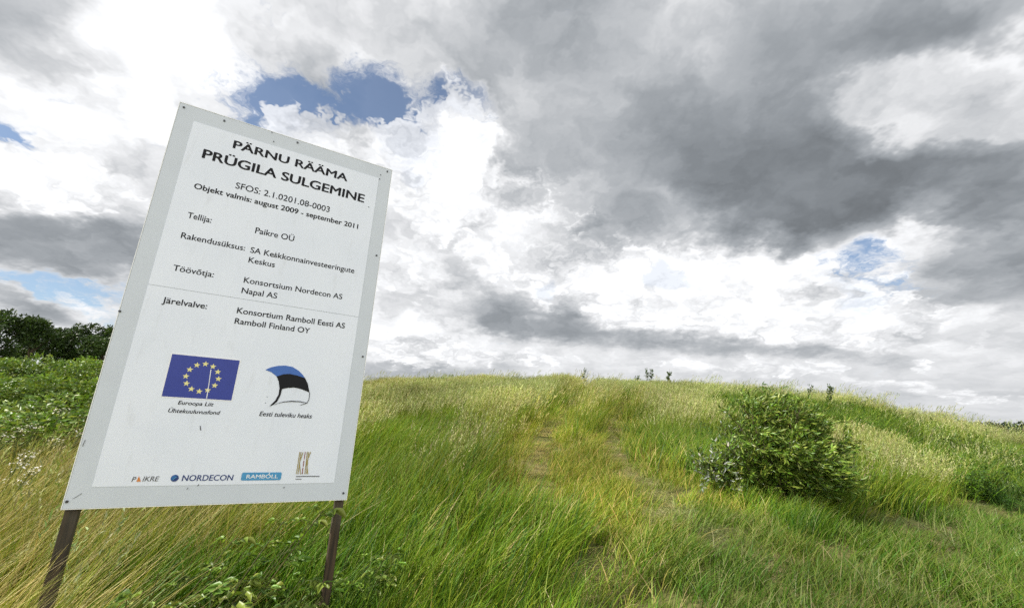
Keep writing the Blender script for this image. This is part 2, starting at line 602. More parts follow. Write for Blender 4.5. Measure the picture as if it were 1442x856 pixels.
def pick(palette, n, jit=0.15):
    p = np.array(palette)
    c = p[rng.integers(0, len(p), n)]
    c = c * (1 + jit * rng.normal(size=(n, 1)))
    c = c * (1 + 0.06 * rng.normal(size=(n, 3)))
    return np.clip(c, 0.005, 0.9)


GREEN = [(0.082, 0.168, 0.008), (0.112, 0.205, 0.010), (0.152, 0.232, 0.014), (0.042, 0.102, 0.009), (0.215, 0.275, 0.026)]
YELLOWGREEN = [(0.175, 0.225, 0.022), (0.215, 0.250, 0.030), (0.140, 0.200, 0.018), (0.28, 0.285, 0.055)]
STRAW = [(0.46, 0.38, 0.15), (0.38, 0.33, 0.12), (0.52, 0.45, 0.22), (0.31, 0.29, 0.09)]
SEED = [(0.26, 0.30, 0.09), (0.31, 0.31, 0.14), (0.42, 0.41, 0.20), (0.21, 0.26, 0.06)]
HERB = [(0.06, 0.115, 0.022), (0.075, 0.13, 0.025), (0.095, 0.15, 0.03), (0.05, 0.095, 0.02)]

M_GRASS = leaf_material('grass_blade', 0.22, 0.5, 0.2, instancer=True)
M_LEAF = leaf_material('leaf', 0.3, 0.4, 0.4)
M_BARK = plain('bark', (0.10, 0.075, 0.05), 0.85, 0.35, 40, 0.2, 0.5)

STOCK = bpy.data.collections.new('tuft_stock')


def disc(n, r):
    a = rng.uniform(0, 2 * math.pi, n)
    q = r * np.sqrt(rng.uniform(0, 1, n))
    return np.stack([q * np.cos(a), q * np.sin(a), np.full(n, -0.03)], -1)


def tuft_lush(n=46, r=0.17):
    h = rng.uniform(0.38, 0.75, n)
    c = pick(GREEN, n)
    dry = rng.uniform(size=n) < 0.06
    c[dry] = pick(STRAW, dry.sum())
    v, f, cc, _ = blades(disc(n, r), h, rng.uniform(0.006, 0.0155, n), rng.normal(0.1, 0.95, n), rng.uniform(0.0, 0.32, n), rng.uniform(0.08, 0.62, n), rng.uniform(0.0, 0.42, n) ** 1.3, c, 6)
    return cat([(v, f, cc)])


def tuft_stem(n=26, r=0.2, tall=(0.62, 0.98), lean=0.22, pal=SEED, stempal=YELLOWGREEN, under=26, wid=1.0):
    h = rng.uniform(*tall, n)
    phi = rng.normal(0.1, 0.5, n)
    v, f, cc, C = blades(disc(n, r), h, rng.uniform(0.0024, 0.0040, n) * wid, phi, rng.normal(lean, 0.08, n), rng.uniform(0.02, 0.2, n), np.zeros(n), pick(stempal, n), 4)
    parts = [(v, f, cc)]
    # panicles
    k = 6
    tip = C[:, -1]
    dr = nrm(C[:, -1] - C[:, -2])
    s = rng.uniform(0.08, 0.15, n)
    tt = np.linspace(0, 1, k)[None, :, None]
    P = (tip - dr * s[:, None])[:, None] + dr[:, None] * s[:, None, None] * tt
    D = dr[:, None] + 0.35 * rng.normal(size=(n, k, 3))
    P, D = P.reshape(-1, 3), D.reshape(-1, 3)
    hc = np.repeat(pick(pal, n), k, 0)
    parts.append(leaves(P, D, np.repeat(s, k) * 0.36, 0.011 * wid, hc))
    if under:
        h = rng.uniform(0.3, 0.6, under)
        v, f, cc, _ = blades(disc(under, r), h, rng.uniform(0.004, 0.008, under), rng.normal(0.1, 0.7, under), rng.uniform(0.05, 0.4, under), rng.uniform(0.1, 0.5, under), rng.uniform(0, 0.2, under), pick(GREEN + YELLOWGREEN, under), 4)
        parts.append((v, f, cc))
    return cat(parts)


def tuft_dry(n=55, r=0.2):
    h = rng.uniform(0.45, 1.0, n)
    c = pick(STRAW + STRAW + YELLOWGREEN, n)
    v, f, cc, C = blades(disc(n, r), h, rng.uniform(0.003, 0.007, n), rng.normal(0.0, 0.35, n), rng.normal(0.5, 0.16, n), rng.uniform(0.0, 0.4, n), rng.uniform(0.0, 0.15, n), c, 5)
    parts = [(v, f, cc)]
    k = 16
    h = rng.uniform(0.3, 0.55, k)
    v, f, cc, _ = blades(disc(k, r), h, rng.uniform(0.004, 0.008, k), rng.normal(0.1, 0.7, k), rng.uniform(0.1, 0.4, k), rng.uniform(0.1, 0.5, k), rng.uniform(0, 0.2, k), pick(GREEN, k), 4)
    parts.append((v, f, cc))
    return cat(parts)


def tuft_short(n=52, r=0.16):
    h = rng.uniform(0.09, 0.27, n)
    c = pick(YELLOWGREEN + GREEN[:3], n)
    dry = rng.uniform(size=n) < 0.12
    c[dry] = pick(STRAW, dry.sum())
    v, f, cc, _ = blades(disc(n, r), h, rng.uniform(0.004, 0.009, n), rng.normal(0.1, 1.0, n), rng.uniform(0.0, 0.5, n), rng.uniform(0.1, 0.7, n), rng.uniform(0, 0.3, n), c, 4)
    return cat([(v, f, cc)])


def tuft_thatch(n=110, r=0.2):
    """dead stalks lying flat on the rut"""
    h = rng.uniform(0.05, 0.2, n)
    b = disc(n, r)
    v, f, cc, _ = blades(b, h, rng.uniform(0.002, 0.005, n), rng.uniform(0, 6.28, n), rng.uniform(0.6, 2.0, n), rng.uniform(0, 0.5, n), rng.uniform(0.5, 0.9, n), pick(STRAW + [(0.26, 0.21, 0.09), (0.16, 0.21, 0.03), (0.19, 0.22, 0.04)], n), 3)
    v[:, 2] *= 0.5
    return cat([(v + [0, 0, 0.02], f, cc)])


def tuft_herb(n=7, r=0.17):
    parts = []
    for i in range(n):
        b = disc(1, r)[0]
        h = rng.uniform(0.3, 0.62)
        lean = np.array([rng.normal(0.15, 0.12), rng.normal(0, 0.12), 1.0])
        tt = np.linspace(0, 1, 5)
        path = b + tt[:, None] * lean * h + np.stack([0.05 * tt ** 2, 0 * tt, 0 * tt], -1)
        v, f = tube(path, np.linspace(0.003, 0.0015, 5), 3)
        parts.append((v, f, np.tile(pick(HERB, 1), (len(v), 1))))
        k = 16
        u = rng.uniform(0.2, 1.0, k)
        P = b + u[:, None] * lean * h
        a = np.arange(k) * 2.4
        D = np.stack([np.cos(a) + 0.25, np.sin(a), rng.uniform(0.1, 0.7, k)], -1)
        parts.append(leaves(P, D, rng.uniform(0.05, 0.11, k), rng.uniform(0.018, 0.04, k), pick(HERB + GREEN[:2], k), up=np.tile([0, 0, 1.0], (k, 1))))
    h = rng.uniform(0.25, 0.5, 14)
    v, f, cc, _ = blades(disc(14, r), h, rng.uniform(0.004, 0.008, 14), rng.normal(0.1, 0.7, 14), rng.uniform(0.05, 0.4, 14), rng.uniform(0.1, 0.5, 14), rng.uniform(0, 0.2, 14), pick(GREEN, 14), 4)
    parts.append((v, f, cc))
    return cat(parts)


NV = 6
KINDS = [('lush', tuft_lush), ('stem', tuft_stem), ('dry', tuft_dry), ('short', tuft_short), ('thatch', tuft_thatch), ('herb', tuft_herb)]
KI = {k: i for i, (k, _) in enumerate(KINDS)}
for i, (k, fn) in enumerate(KINDS):
    for j in range(NV):
        v, f, c = fn()
        o = bpy.data.objects.new('tuft_%02d_%s' % (i * NV + j, k), mesh_from('tuft', v, f, c, [M_GRASS]))
        STOCK.objects.link(o)


def scatter_nodes():
    ng = bpy.data.node_groups.new('scatter_tufts', 'GeometryNodeTree')
    ng.interface.new_socket('Geometry', in_out='INPUT', socket_type='NodeSocketGeometry')
    ng.interface.new_socket('Geometry', in_out='OUTPUT', socket_type='NodeSocketGeometry')
    t = NT(ng)
    gi = t.node('NodeGroupInput')
    go = t.node('NodeGroupOutput')
    ci = t.node('GeometryNodeCollectionInfo')
    ci.inputs['Collection'].default_value = STOCK
    ci.inputs['Separate Children'].default_value = True
    ci.inputs['Reset Children'].default_value = True

    def named(name, typ):
        n = t.node('GeometryNodeInputNamedAttribute', data_type=typ)
        n.inputs['Name'].default_value = name
        return n.outputs['Attribute']
    ip = t.node('GeometryNodeInstanceOnPoints')
    ng.links.new(gi.outputs[0], ip.inputs['Points'])
    ng.links.new(ci.outputs[0], ip.inputs['Instance'])
    ip.inputs['Pick Instance'].default_value = True
    ng.links.new(named('which', 'INT'), ip.inputs['Instance Index'])
    ng.links.new(named('turn', 'FLOAT_VECTOR'), ip.inputs['Rotation'])
    ng.links.new(named('size', 'FLOAT_VECTOR'), ip.inputs['Scale'])
    ng.links.new(ip.outputs[0], go.inputs[0])
    return ng


SCATTER = scatter_nodes()


def scatter(name, label, cat_, P, which, turn, size, tint):
    me = bpy.data.meshes.new(name)
    n = len(P)
    me.vertices.add(n)
    me.vertices.foreach_set('co', np.asarray(P, np.float32).ravel())
    a = me.attributes.new('which', 'INT', 'POINT')
    a.data.foreach_set('value', np.asarray(which, np.int32))
    for nm, val in (('turn', turn), ('size', size)):
        a = me.attributes.new(nm, 'FLOAT_VECTOR', 'POINT')
        a.data.foreach_set('vector', np.asarray(val, np.float32).ravel())
    a = me.attributes.new('tint', 'FLOAT_COLOR', 'POINT')
    c = np.ones((n, 4), np.float32)
    c[:, :3] = tint
    a.data.foreach_set('color', c.ravel())
    me.materials.append(M_GRASS)
    o = link(name, me)
    md = o.modifiers.new('scatter', 'NODES')
    md.node_group = SCATTER
    return tag(o, label, cat_, kind='stuff')


# board's place (also needed by the grass, to keep clear of the posts)
BOARD_H = 2.2


def meadow():
    pts = []
    for r0, r1, dens, a0, a1 in ((0.9, 4.0, 46, -78, 75), (4.0, 9.0, 46, -70, 68), (9, 16, 30, -62, 62), (16, 26, 20, -58, 58), (26, 37, 19, -56, 58), (37, 46, 6, -56, 58)):
        area = R(a1 - a0) / 2 * (r1 * r1 - r0 * r0)
        n = int(area * dens)
        r = np.sqrt(rng.uniform(r0 * r0, r1 * r1, n))
        a = R(1) * rng.uniform(a0, a1, n)
        pts.append(np.stack([r * np.sin(a), r * np.cos(a)], -1))
    xy = np.concatenate(pts)
    x, y = xy.T
    z = hgt(x, y)
    d = np.hypot(x, y)
    px, py = proj(x, y, z)
    n = len(x)
    az = np.degrees(np.arctan2(x, y))
    u = rng.uniform(size=n)
    n1, n2, n3 = lumps(x, y, 0.8, 3), lumps(x, y, 0.25, 5), lumps(x, y, 2.2, 8)
    kind = np.full(n, KI['lush'])
    tint = np.ones((n, 3))
    sc = np.ones(n) * (0.85 + 0.3 * n1)
    # share of flowering stems grows up the slope
    ps = np.interp(d, [3, 6, 10, 16, 24, 40], [0.04, 0.12, 0.34, 0.50, 0.62, 0.70]) + 0.7 * (n1 - 0.5)
    kind = np.where(u < ps, KI['stem'], kind)
    # left: dry leaning straw
    left = np.maximum(sstep(-40, -44, az) * sstep(2.0, 2.6, d), 0.8 * sstep(-24, -32, az) * sstep(3.6, 4.4, d))
    kind = np.where((left > rng.uniform(size=n)) & (rng.uniform(size=n) < 0.72), KI['dry'], kind)
    # right slope: leafy herbs
    right = sstep(20, 27, az) * sstep(7.5, 10, d) * (0.8 + 0.5 * n2)
    pick_r = right > rng.uniform(size=n)
    kind = np.where(pick_r, np.where(rng.uniform(size=n) < 0.62, KI['herb'], KI['lush']), kind)
    crest_dry = (az > 24) & (d > 28.5) & (rng.uniform(size=n) < 0.35)
    kind = np.where(crest_dry, KI['stem'], kind)
    # the pale grass patch right of the willow
    gx, gy, _ = ground_at(1260, 690)
    pale = np.exp(-(((x - gx) / 1.6) ** 2 + ((y - gy) / 1.6) ** 2)) > rng.uniform(0.2, 0.8, n)
    kind = np.where(pale, np.where(rng.uniform(size=n) < 0.6, KI['stem'], KI['lush']), kind)
    sc = np.where(pale, sc * 0.85, sc)
    tint[pale] *= (1.02, 1.0, 0.95)
    # short growth on the track and in front of the willow
    wob = 0.35 * (lumps(x, y, 2.0, 11) - 0.5)
    short = inside(SHORT, x + wob, y + wob)
    tall_in = short & (lumps(x, y, 1.5, 21) > 0.72)
    kind = np.where(short & ~tall_in, KI['short'], kind)
    sc = np.where(short & ~tall_in, 0.75 + 0.7 * n3, sc)
    sc = np.where(tall_in, 0.55, sc)
    rut = np.minimum(seg_dist(RUT_A, x, y), seg_dist(RUT_B, x, y))
    inrut = rut < (0.27 + 0.16 * (n3 - 0.5)) * np.interp(d, [4, 7, 14, 30], [0.55, 0.9, 1.15, 1.0]) * np.where((d < 6) & (n1 < 0.45), 0.3, 1)
    kind = np.where(inrut, np.where(rng.uniform(size=n) < 0.8, KI['thatch'], KI['short']), kind)
    sc = np.where(inrut, 0.6 + 0.5 * n3, sc)
    nearrut = (rut < 0.85) & ~inrut & (d > 4.6)
    sw = nearrut & (rng.uniform(size=n) < np.interp(d, [5, 11, 16], [0.95, 0.92, 0.7]))
    kind = np.where(sw, KI['short'], kind)
    sc = np.where(sw, np.interp(d, [5, 11, 16], [0.9, 1.0, 1.5]), sc)
    tint[nearrut] *= (1.04, 0.95, 0.85)
    for qx, qy, qr in PATCHES:
        q = np.hypot(x - qx, y - qy) < qr * (0.4 + 1.3 * n3)
        kind = np.where(q, np.where(rng.uniform(size=n) < 0.8, KI['thatch'], KI['short']), kind)
        sc = np.where(q, 0.6, sc)
    # taller weeds in clumps along the crest
    weedy = (d > 24) & (lumps(x, y, 1.1, 31) > 0.70) & (rng.uniform(size=n) < 0.6)
    kind = np.where(weedy, KI['herb'], kind)
    sc = np.where(weedy, rng.uniform(0.9, 1.6, n), sc)
    sc = np.where(d > 24, sc * (0.62 + 0.5 * n3), sc)
    lone = (d > 27) & (rng.uniform(size=n) < 0.03)
    kind = np.where(lone, np.where(rng.uniform(size=n) < 0.6, KI['stem'], KI['herb']), kind)
    sc = np.where(lone, rng.uniform(1.1, 1.6, n), sc)
    # keep the photographer's feet and the front of the picture low
    near = d < 2.4
    kind = np.where(near, KI['short'], kind)
    sc = np.where(near, 0.8, sc)
    sc = np.where((kind == KI['lush']) & (d < 4.2), sc * np.interp(d, [2.4, 4.2], [0.6, 1.0]), sc)
    # low grass round the willow's foot and along the right edge
    wx, wy, _ = ground_at(1105, 722)
    wd = np.hypot(x - wx, (y - wy))
    front = (wd < 1.55) & (np.hypot(x, y) < math.hypot(wx, wy) + 0.3)
    kind = np.where(front & np.isin(kind, [KI['stem'], KI['dry'], KI['herb']]), KI['lush'], kind)
    sc = np.where(front & (kind == KI['lush']), 0.55, sc)
    edge = (az > 40) & (d < 4.6)
    kind = np.where(edge, KI['short'], kind)
    # colours: slow drifts over the meadow
    drift = (n2 - 0.5)[:, None] * np.array([[0.22, 0.10, 0.1]]) + (n1 - 0.5)[:, None] * np.array([[0.2, 0.15, 0.05]])
    tint = tint * (1 + drift) * (0.72 + 0.56 * lumps(x, y, 1.1, 41))[:, None]
    # shade under the board put into the green tint, no seed heads in front of it
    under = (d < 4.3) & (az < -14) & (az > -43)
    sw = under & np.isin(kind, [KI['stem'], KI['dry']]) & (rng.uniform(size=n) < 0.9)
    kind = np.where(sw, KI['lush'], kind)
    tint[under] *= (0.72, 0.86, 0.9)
    sc = np.where(under & (d < 2.75), sc * 0.55, sc)
    sc = np.where(under & (az < -24) & (az > -40) & (d > 2.4) & (d < 3.5), sc * 0.55, sc)
    # darker, greener short growth in the right foreground
    rf = sstep(12, 24, az) * short
    tint *= 1 - rf[:, None] * np.array([[0.50, 0.36, 0.35]])
    which = kind * NV + rng.integers(0, NV, n)
    turn = np.stack([rng.normal(0, 0.08, n), rng.normal(0, 0.08, n), rng.normal(0, 0.5, n)], -1)
    th = kind == KI['thatch']
    turn[th, 2] = rng.uniform(0, 6.28, th.sum())
    fat = np.interp(d, [8, 16, 36], [1.0, 1.25, 1.7])
    size = np.stack([sc * fat, sc * fat, sc], -1)
    P = np.stack([x, y, z], -1)
    low = np.isin(kind, [KI['short'], KI['thatch']])
    herb = kind == KI['herb']
    seed = np.isin(kind, [KI['stem'], KI['dry']])
    for nm, lab, ct, mk in (('meadow_grass', 'long lush green grass bending in the wind', 'grass', ~(low | herb | seed)),
                            ('seeding_grass', 'pale flowering grass stems and dry straw leaning to the right', 'tall grass', seed),
                            ('short_turf', 'short yellow green turf and dead straw along the track', 'turf', low),
                            ('leafy_ground_cover', 'dark green leafy herbs covering the right hillside', 'ground cover', herb)):
        scatter(nm, lab, ct, P[mk], which[mk], turn[mk], size[mk], np.clip(tint[mk], 0.4, 2))
    print('tufts', n)


meadow()


# ------------------------------------------------------------------ the information board
_corner_uv = [(0, 0), (1, 0), (1, 1), (0, 1)]
_corner_px = [(254, 144.5), (552, 239.8), (486.5, 702), (85.5, 716.3)]


def board_pose():
    """position, size and lean of the board, solved from its four corners in the photograph"""
    A = []
    for (a, b), (u, v) in zip(_corner_uv, _corner_px):
        A.append([a, b, 1, 0, 0, 0, -u * a, -u * b, -u])
        A.append([0, 0, 0, a, b, 1, -v * a, -v * b, -v])
    h = np.linalg.svd(np.array(A))[2][-1].reshape(3, 3)
    K = np.array([[F, 0, W / 2], [0, -F, H / 2], [0, 0, 1.0]])
    B = np.linalg.inv(K) @ h
    if B[2, 2] < 0:
        B, h = -B, h
    B = np.stack([RGT, UPV, FWD], 1) @ B
    B *= BOARD_H / np.linalg.norm(B[:, 1])
    ex = B[:, 0] / np.linalg.norm(B[:, 0])
    up = -B[:, 1] / np.linalg.norm(B[:, 1])
    up = up - ex * (ex @ up) * 0.5
    ex = ex - up * (ex @ up)
    ex, up = ex / np.linalg.norm(ex), up / np.linalg.norm(up)
    return B[:, 2] + CAM, ex, up, np.linalg.norm(B[:, 0]), np.linalg.inv(h)


B_TL, B_X, B_UP, BOARD_W, B_INV = board_pose()
B_N = np.cross(B_X, B_UP)            # points away from the reader? fixed below
if B_N @ (CAM - B_TL) > 0:
    B_N = -B_N                       # local Y: away from the reader
B_BASE = B_TL + B_X * BOARD_W / 2 - B_UP * BOARD_H
BASE_Z = float(hgt(B_BASE[0], B_BASE[1]))
B_DROP = B_BASE[2] - BASE_Z
B_ORG = B_BASE - B_UP * (B_DROP / B_UP[2])   # on the grass below the board's middle
B_LIFT = B_DROP / B_UP[2]


def bpx(px, py):
    """photograph pixel -> (x, z) metres on the board's face, in the board's own frame"""
    q = B_INV @ np.array([px, py, 1.0])
    u, v = q[0] / q[2], q[1] / q[2]
    return (u - 0.5) * BOARD_W, B_LIFT + (1 - v) * BOARD_H


def quad_strip(pts, depth):
    """flat outline (x, z) at local depth -> single ngon verts"""
    return [(p[0], depth, p[1]) for p in pts]


def slab(name, outline, y0, y1, mat, parent, bevel=0.0):
    """an outline in x,z made solid between two depths"""
    n = len(outline)
    v = quad_strip(outline, y0) + quad_strip(outline, y1)
    me = bpy.data.meshes.new(name)
    me.from_pydata(v, [], [list(range(n)), list(range(2 * n - 1, n - 1, -1))] + [[i, i + n, (i + 1) % n + n, (i + 1) % n] for i in range(n)])
    import bmesh
    bm = bmesh.new()
    bm.from_mesh(me)
    if bevel:
        bmesh.ops.bevel(bm, geom=list(bm.edges), offset=bevel, segments=2, affect='EDGES', profile=0.6)
    bmesh.ops.recalc_face_normals(bm, faces=bm.faces)
    bm.to_mesh(me)
    bm.free()
    me.materials.append(mat)
    return link(name, me, parent)


M_PANEL = plain('painted_board', (0.565, 0.60, 0.64), 0.38, 0.03, 6, 0.4)
M_EDGE = plain('board_edge', (0.80, 0.80, 0.78), 0.5, 0.03, 9)
M_INK = plain('black_ink', (0.012, 0.012, 0.014), 0.4, 0.1, 30, 0.12)
M_GREYINK = plain('grey_ink', (0.12, 0.12, 0.12), 0.5, 0.1, 30, 0.12)
M_SCREW = plain('screw_head', (0.03, 0.03, 0.035), 0.35, 0.2, 200, 0.6)
M_FLAGBLUE = plain('flag_blue_ink', (0.028, 0.045, 0.27), 0.35, 0.05, 30)
M_STAR = plain('star_yellow_ink', (0.75, 0.68, 0.28), 0.4, 0.05, 30)
M_SKYBLUE = plain('emblem_blue_ink', (0.045, 0.13, 0.42), 0.4, 0.05, 30)
M_NAVY = plain('navy_ink', (0.018, 0.040, 0.16), 0.4, 0.05, 30)
M_CYAN = plain('logo_cyan_ink', (0.07, 0.28, 0.50), 0.4, 0.05, 30)
M_MIDBLUE = plain('logo_mid_blue_ink', (0.03, 0.14, 0.38), 0.4, 0.05, 30)
M_WHITEINK = plain('white_ink', (0.80, 0.80, 0.80), 0.4, 0.03, 30)
M_ORANGE = plain('orange_ink', (0.62, 0.22, 0.05), 0.4, 0.05, 30)
M_OLIVE = plain('olive_ink', (0.33, 0.26, 0.08), 0.4, 0.05, 30)
M_REDINK = plain('red_brown_ink', (0.25, 0.06, 0.04), 0.4, 0.05, 30)


def sheet_material():
    mt, t = material('printed_vinyl')
    o = t.node('ShaderNodeTexCoord').outputs['Object']
    n = t.noise(o, 3.0, 4, 0.5)
    dirt = t.noise(t.vmath('MULTIPLY', o, (9, 9, 2.2)), 2.5, 6, 0.65)
    c = t.mixc(t.step(n, 0.3, 0.7), (0.71, 0.745, 0.81, 1), (0.75, 0.78, 0.84, 1))
    c = t.mixc(t.step(dirt, 0.52, 0.85, 0, 0.35), c, (0.47, 0.47, 0.45, 1))
    b = t.node('ShaderNodeBsdfPrincipled', {'Base Color': c, 'Roughness': 0.33, 'Specular IOR Level': 0.45})
    finish(t, b.outputs[0])
    return mt


def wood_material():
    mt, t = material('weathered_post')
    o = t.node('ShaderNodeTexCoord').outputs['Object']
    g = t.noise(t.vmath('MULTIPLY', o, (30, 30, 1.6)), 2.0, 6, 0.6)
    s = t.noise(o, 3.0, 3, 0.5)
    c = t.mixc(t.step(g, 0.3, 0.7), (0.022, 0.017, 0.012, 1), (0.082, 0.055, 0.030, 1))
    c = t.mixc(t.step(s, 0.42, 0.65, 0, 0.7), c, (0.085, 0.075, 0.055, 1))
    b = t.node('ShaderNodeBsdfPrincipled', {'Base Color': c, 'Roughness': 0.8, 'Specular IOR Level': 0.25})
    bp = t.node('ShaderNodeBump', {'Strength': 0.5, 'Distance': 0.004, 'Height': g})
    t.put(b.inputs['Normal'], bp.outputs[0])
    finish(t, b.outputs[0])
    return mt


M_SHEET = sheet_material()
M_POST = wood_material()
board = thing('information_board', (0, 0, 0), 'white project information board with printed text and logos on two brown posts', 'sign')
board.matrix_world = Matrix(((B_X[0], B_N[0], B_UP[0], B_ORG[0]), (B_X[1], B_N[1], B_UP[1], B_ORG[1]), (B_X[2], B_N[2], B_UP[2], B_ORG[2]), (0, 0, 0, 1)))

hw, z0, z1 = BOARD_W / 2, B_LIFT, B_LIFT + BOARD_H
panel = slab('panel', [(-hw, z0), (hw, z0), (hw, z1), (-hw, z1)], 0.0, 0.012, M_PANEL, board, 0.0015)
# thin bright aluminium lip along the four sides
for a, b, c, d in ((-hw - 0.004, z0 - 0.004, hw + 0.004, z0 - 0.0005), (-hw - 0.004, z1 + 0.0005, hw + 0.004, z1 + 0.004), (-hw - 0.004, z0, -hw - 0.0005, z1), (hw + 0.0005, z0, hw + 0.004, z1)):
    slab('edge_trim', [(a, b), (c, b), (c, d), (a, d)], -0.001, 0.016, M_EDGE, board)

sheet_pts = [bpx(126.3, 685.1), bpx(468.5, 679.1), bpx(534.3, 251.4), bpx(273.8, 171.3)]
sx0, sx1 = (sheet_pts[0][0] + sheet_pts[3][0]) / 2, (sheet_pts[1][0] + sheet_pts[2][0]) / 2
sz0, sz1 = (sheet_pts[0][1] + sheet_pts[1][1]) / 2, (sheet_pts[2][1] + sheet_pts[3][1]) / 2
seam_z = (bpx(204.7, 400.9)[1] + bpx(504.2, 445)[1]) / 2
sheet = slab('printed_sheet', [(sx0, sz0), (sx1, sz0), (sx1, seam_z - 0.0012), (sx0, seam_z - 0.0012)], -0.0016, -0.0004, M_SHEET, board)
slab('printed_sheet', [(sx0, seam_z + 0.0012), (sx1, seam_z + 0.0012), (sx1, sz1), (sx0, sz1)], -0.0022, -0.0004, M_SHEET, board)
INK = -0.0030

for side, u0, u1 in ((-1, 0.006, 0.046), (1, 0.956, 0.994)):
    x0, x1 = (u0 - 0.5) * BOARD_W, (u1 - 0.5) * BOARD_W
    post = slab('post', [(x0, -0.45), (x1, -0.45), (x1, z1 - 0.12), (x0, z1 - 0.12)], 0.016, 0.062, M_POST, board, 0.003)
for zz in (z0 + 0.12, z0 + 1.05, z1 - 0.25):
    slab('back_rail', [(-hw + 0.092, zz), (hw - 0.092, zz), (hw - 0.092, zz + 0.06), (-hw + 0.092, zz + 0.06)], 0.0165, 0.05, M_POST, board, 0.003)


def screw(px, py, r=0.006):
    x, z = bpx(px, py)
    a = np.linspace(0, 2 * math.pi, 12, endpoint=False)
    slab('screw', [(x + r * math.cos(k), z + r * math.sin(k)) for k in a], -0.0045, 0.002, M_SCREW, board)


for q in ((259, 151.7), (419, 201), (545.5, 241.5), (168, 438), (530, 359.4), (510.3, 501.4), (92.8, 705.9), (482.6, 693.4), (316, 170.5)):
    screw(*q)
for q in ((383, 186.5), (536, 246), (519, 291.5), (385.5, 199.5), (534.5, 252)):
    screw(q[0], q[1], 0.0032)


def glyph_mesh(body, bold=0.0):
    cu = bpy.data.curves.new('lettering', 'FONT')
    cu.body = body
    cu.size = 1.0
    cu.offset = bold
    cu.resolution_u = 4
    ob = bpy.data.objects.new('lettering', cu)
    COL.objects.link(ob)
    dg = bpy.context.evaluated_depsgraph_get()
    me = bpy.data.meshes.new_from_object(ob.evaluated_get(dg))
    bpy.data.objects.remove(ob)
    v = np.zeros(len(me.vertices) * 3, np.float32)
    me.vertices.foreach_get('co', v)
    return me, v.reshape(-1, 3)


def cap_height(bold):
    me, v = glyph_mesh('H', bold)
    h = v[:, 1].max() - v[:, 1].min()
    y0 = v[:, 1].min()
    bpy.data.meshes.remove(me)
    return h, y0


def text(body, bl, br, top, bold=0.0, italic=0.0, mat=None, name='text_line', parent=None, cap=None, y=INK):
    """one printed line: baseline from pixel bl to pixel br, capitals reaching pixel top"""
    p, q, tt = bpx(*bl), bpx(*br), bpx(*top)
    base = (p[1] + q[1]) / 2
    ch = cap if cap else tt[1] - p[1]
    me, v = glyph_mesh(body, 0.0)
    if bold:                                          # heavier letters: the outline laid over itself, nudged
        fac = [list(p.vertices) for p in me.polygons]
        nv, V, FC = len(v), [], []
        for k in range(8):
            V.append(v + np.array([bold * math.cos(k * math.pi / 4), bold * 0.6 * math.sin(k * math.pi / 4), 0.02 * k]))
            FC += [[i + k * nv for i in f] for f in fac]
        v = np.concatenate(V).astype(np.float32)
        bpy.data.meshes.remove(me)
        me = bpy.data.meshes.new(name)
        me.from_pydata(v.tolist(), [], FC)
    h, y0 = cap_height(0.0)
    h, y0 = h + bold * 1.2, y0 - bold * 0.6
    sy = ch / h
    w = v[:, 0] - v[:, 0].min()
    sxx = (q[0] - p[0] - italic * ch * 0.0) / w.max()
    zz = (v[:, 1] - y0) * sy
    out = np.stack([p[0] + w * sxx + zz * italic, y - v[:, 2] * 0.002, base + zz], -1)
    me.vertices.foreach_set('co', out.astype(np.float32).ravel())
    me.update()
    me.materials.clear()
    me.materials.append(mat or M_INK)
    me.name = name
    return link(name, me, parent or board)


B1 = 0.028
t1 = text('PÄRNU RÄÄMA', (327.3, 208.3), (488.8, 256.1), (328.9, 197.2), B1, name='title_line')
t2 = text('PRÜGILA SULGEMINE', (283.7, 222.4), (512.4, 285.6), (286.5, 209.7), B1, name='title_line')
text('SFOS: 2.1.0201.08-0003', (330.8, 265.6), (463.6, 298.6), (332.7, 257.3), 0.008)
text('Objekt valmis: august 2009 - september 2011', (272.3, 265.6), (503.7, 322.2), (273.8, 258.0), 0.022)
text('Tellija:', (262.9, 306.8), (297.0, 313.9), (264.0, 298.6), 0.011)
text('Paikre OÜ', (358.5, 328.3), (413.4, 339.6), (359.9, 320.3), 0.011)
text('Rakendusüksus:', (253.8, 335.4), (344.3, 352.8), (254.9, 327.3), 0.011)
text('SA Keskkonnainvesteeringute', (351.6, 355.6), (498.3, 384.4), (352.7, 347.8), 0.011)
text('Keskus', (349.0, 369.8), (386.3, 375.9), (350.1, 362.0), 0.011)
text('Töövõtja:', (242.4, 380.6), (300.0, 390.5), (243.6, 372.4), 0.011)
text('Konsortsium Nordecon AS', (342.2, 398.1), (481.1, 420.7), (343.4, 390.2), 0.011)
text('Napal AS', (339.1, 412.7), (389.3, 419.8), (340.3, 404.8), 0.011)
text('Järelvalve:', (227.1, 426.6), (290.5, 434.4), (228.8, 418.2), 0.011)
text('Konsortium Ramboll Eesti AS', (332.5, 441.0), (484.8, 461.5), (333.6, 432.9), 0.011)
text('Ramboll Finland OY', (329.2, 455.6), (435.3, 468.6), (330.3, 447.7), 0.011)
text('Euroopa Liit', (249.5, 568.6), (299.0, 571.9), (251, 563.2), 0.012, 0.18)
text('Ühtekuuluvusfond', (235.2, 579.3), (307.3, 584.0), (236.5, 573.6), 0.012, 0.18)
text('Eesti tuleviku heaks', (363.9, 585.3), (437.8, 587.8), (364.6, 578.8), 0.012, 0.18)

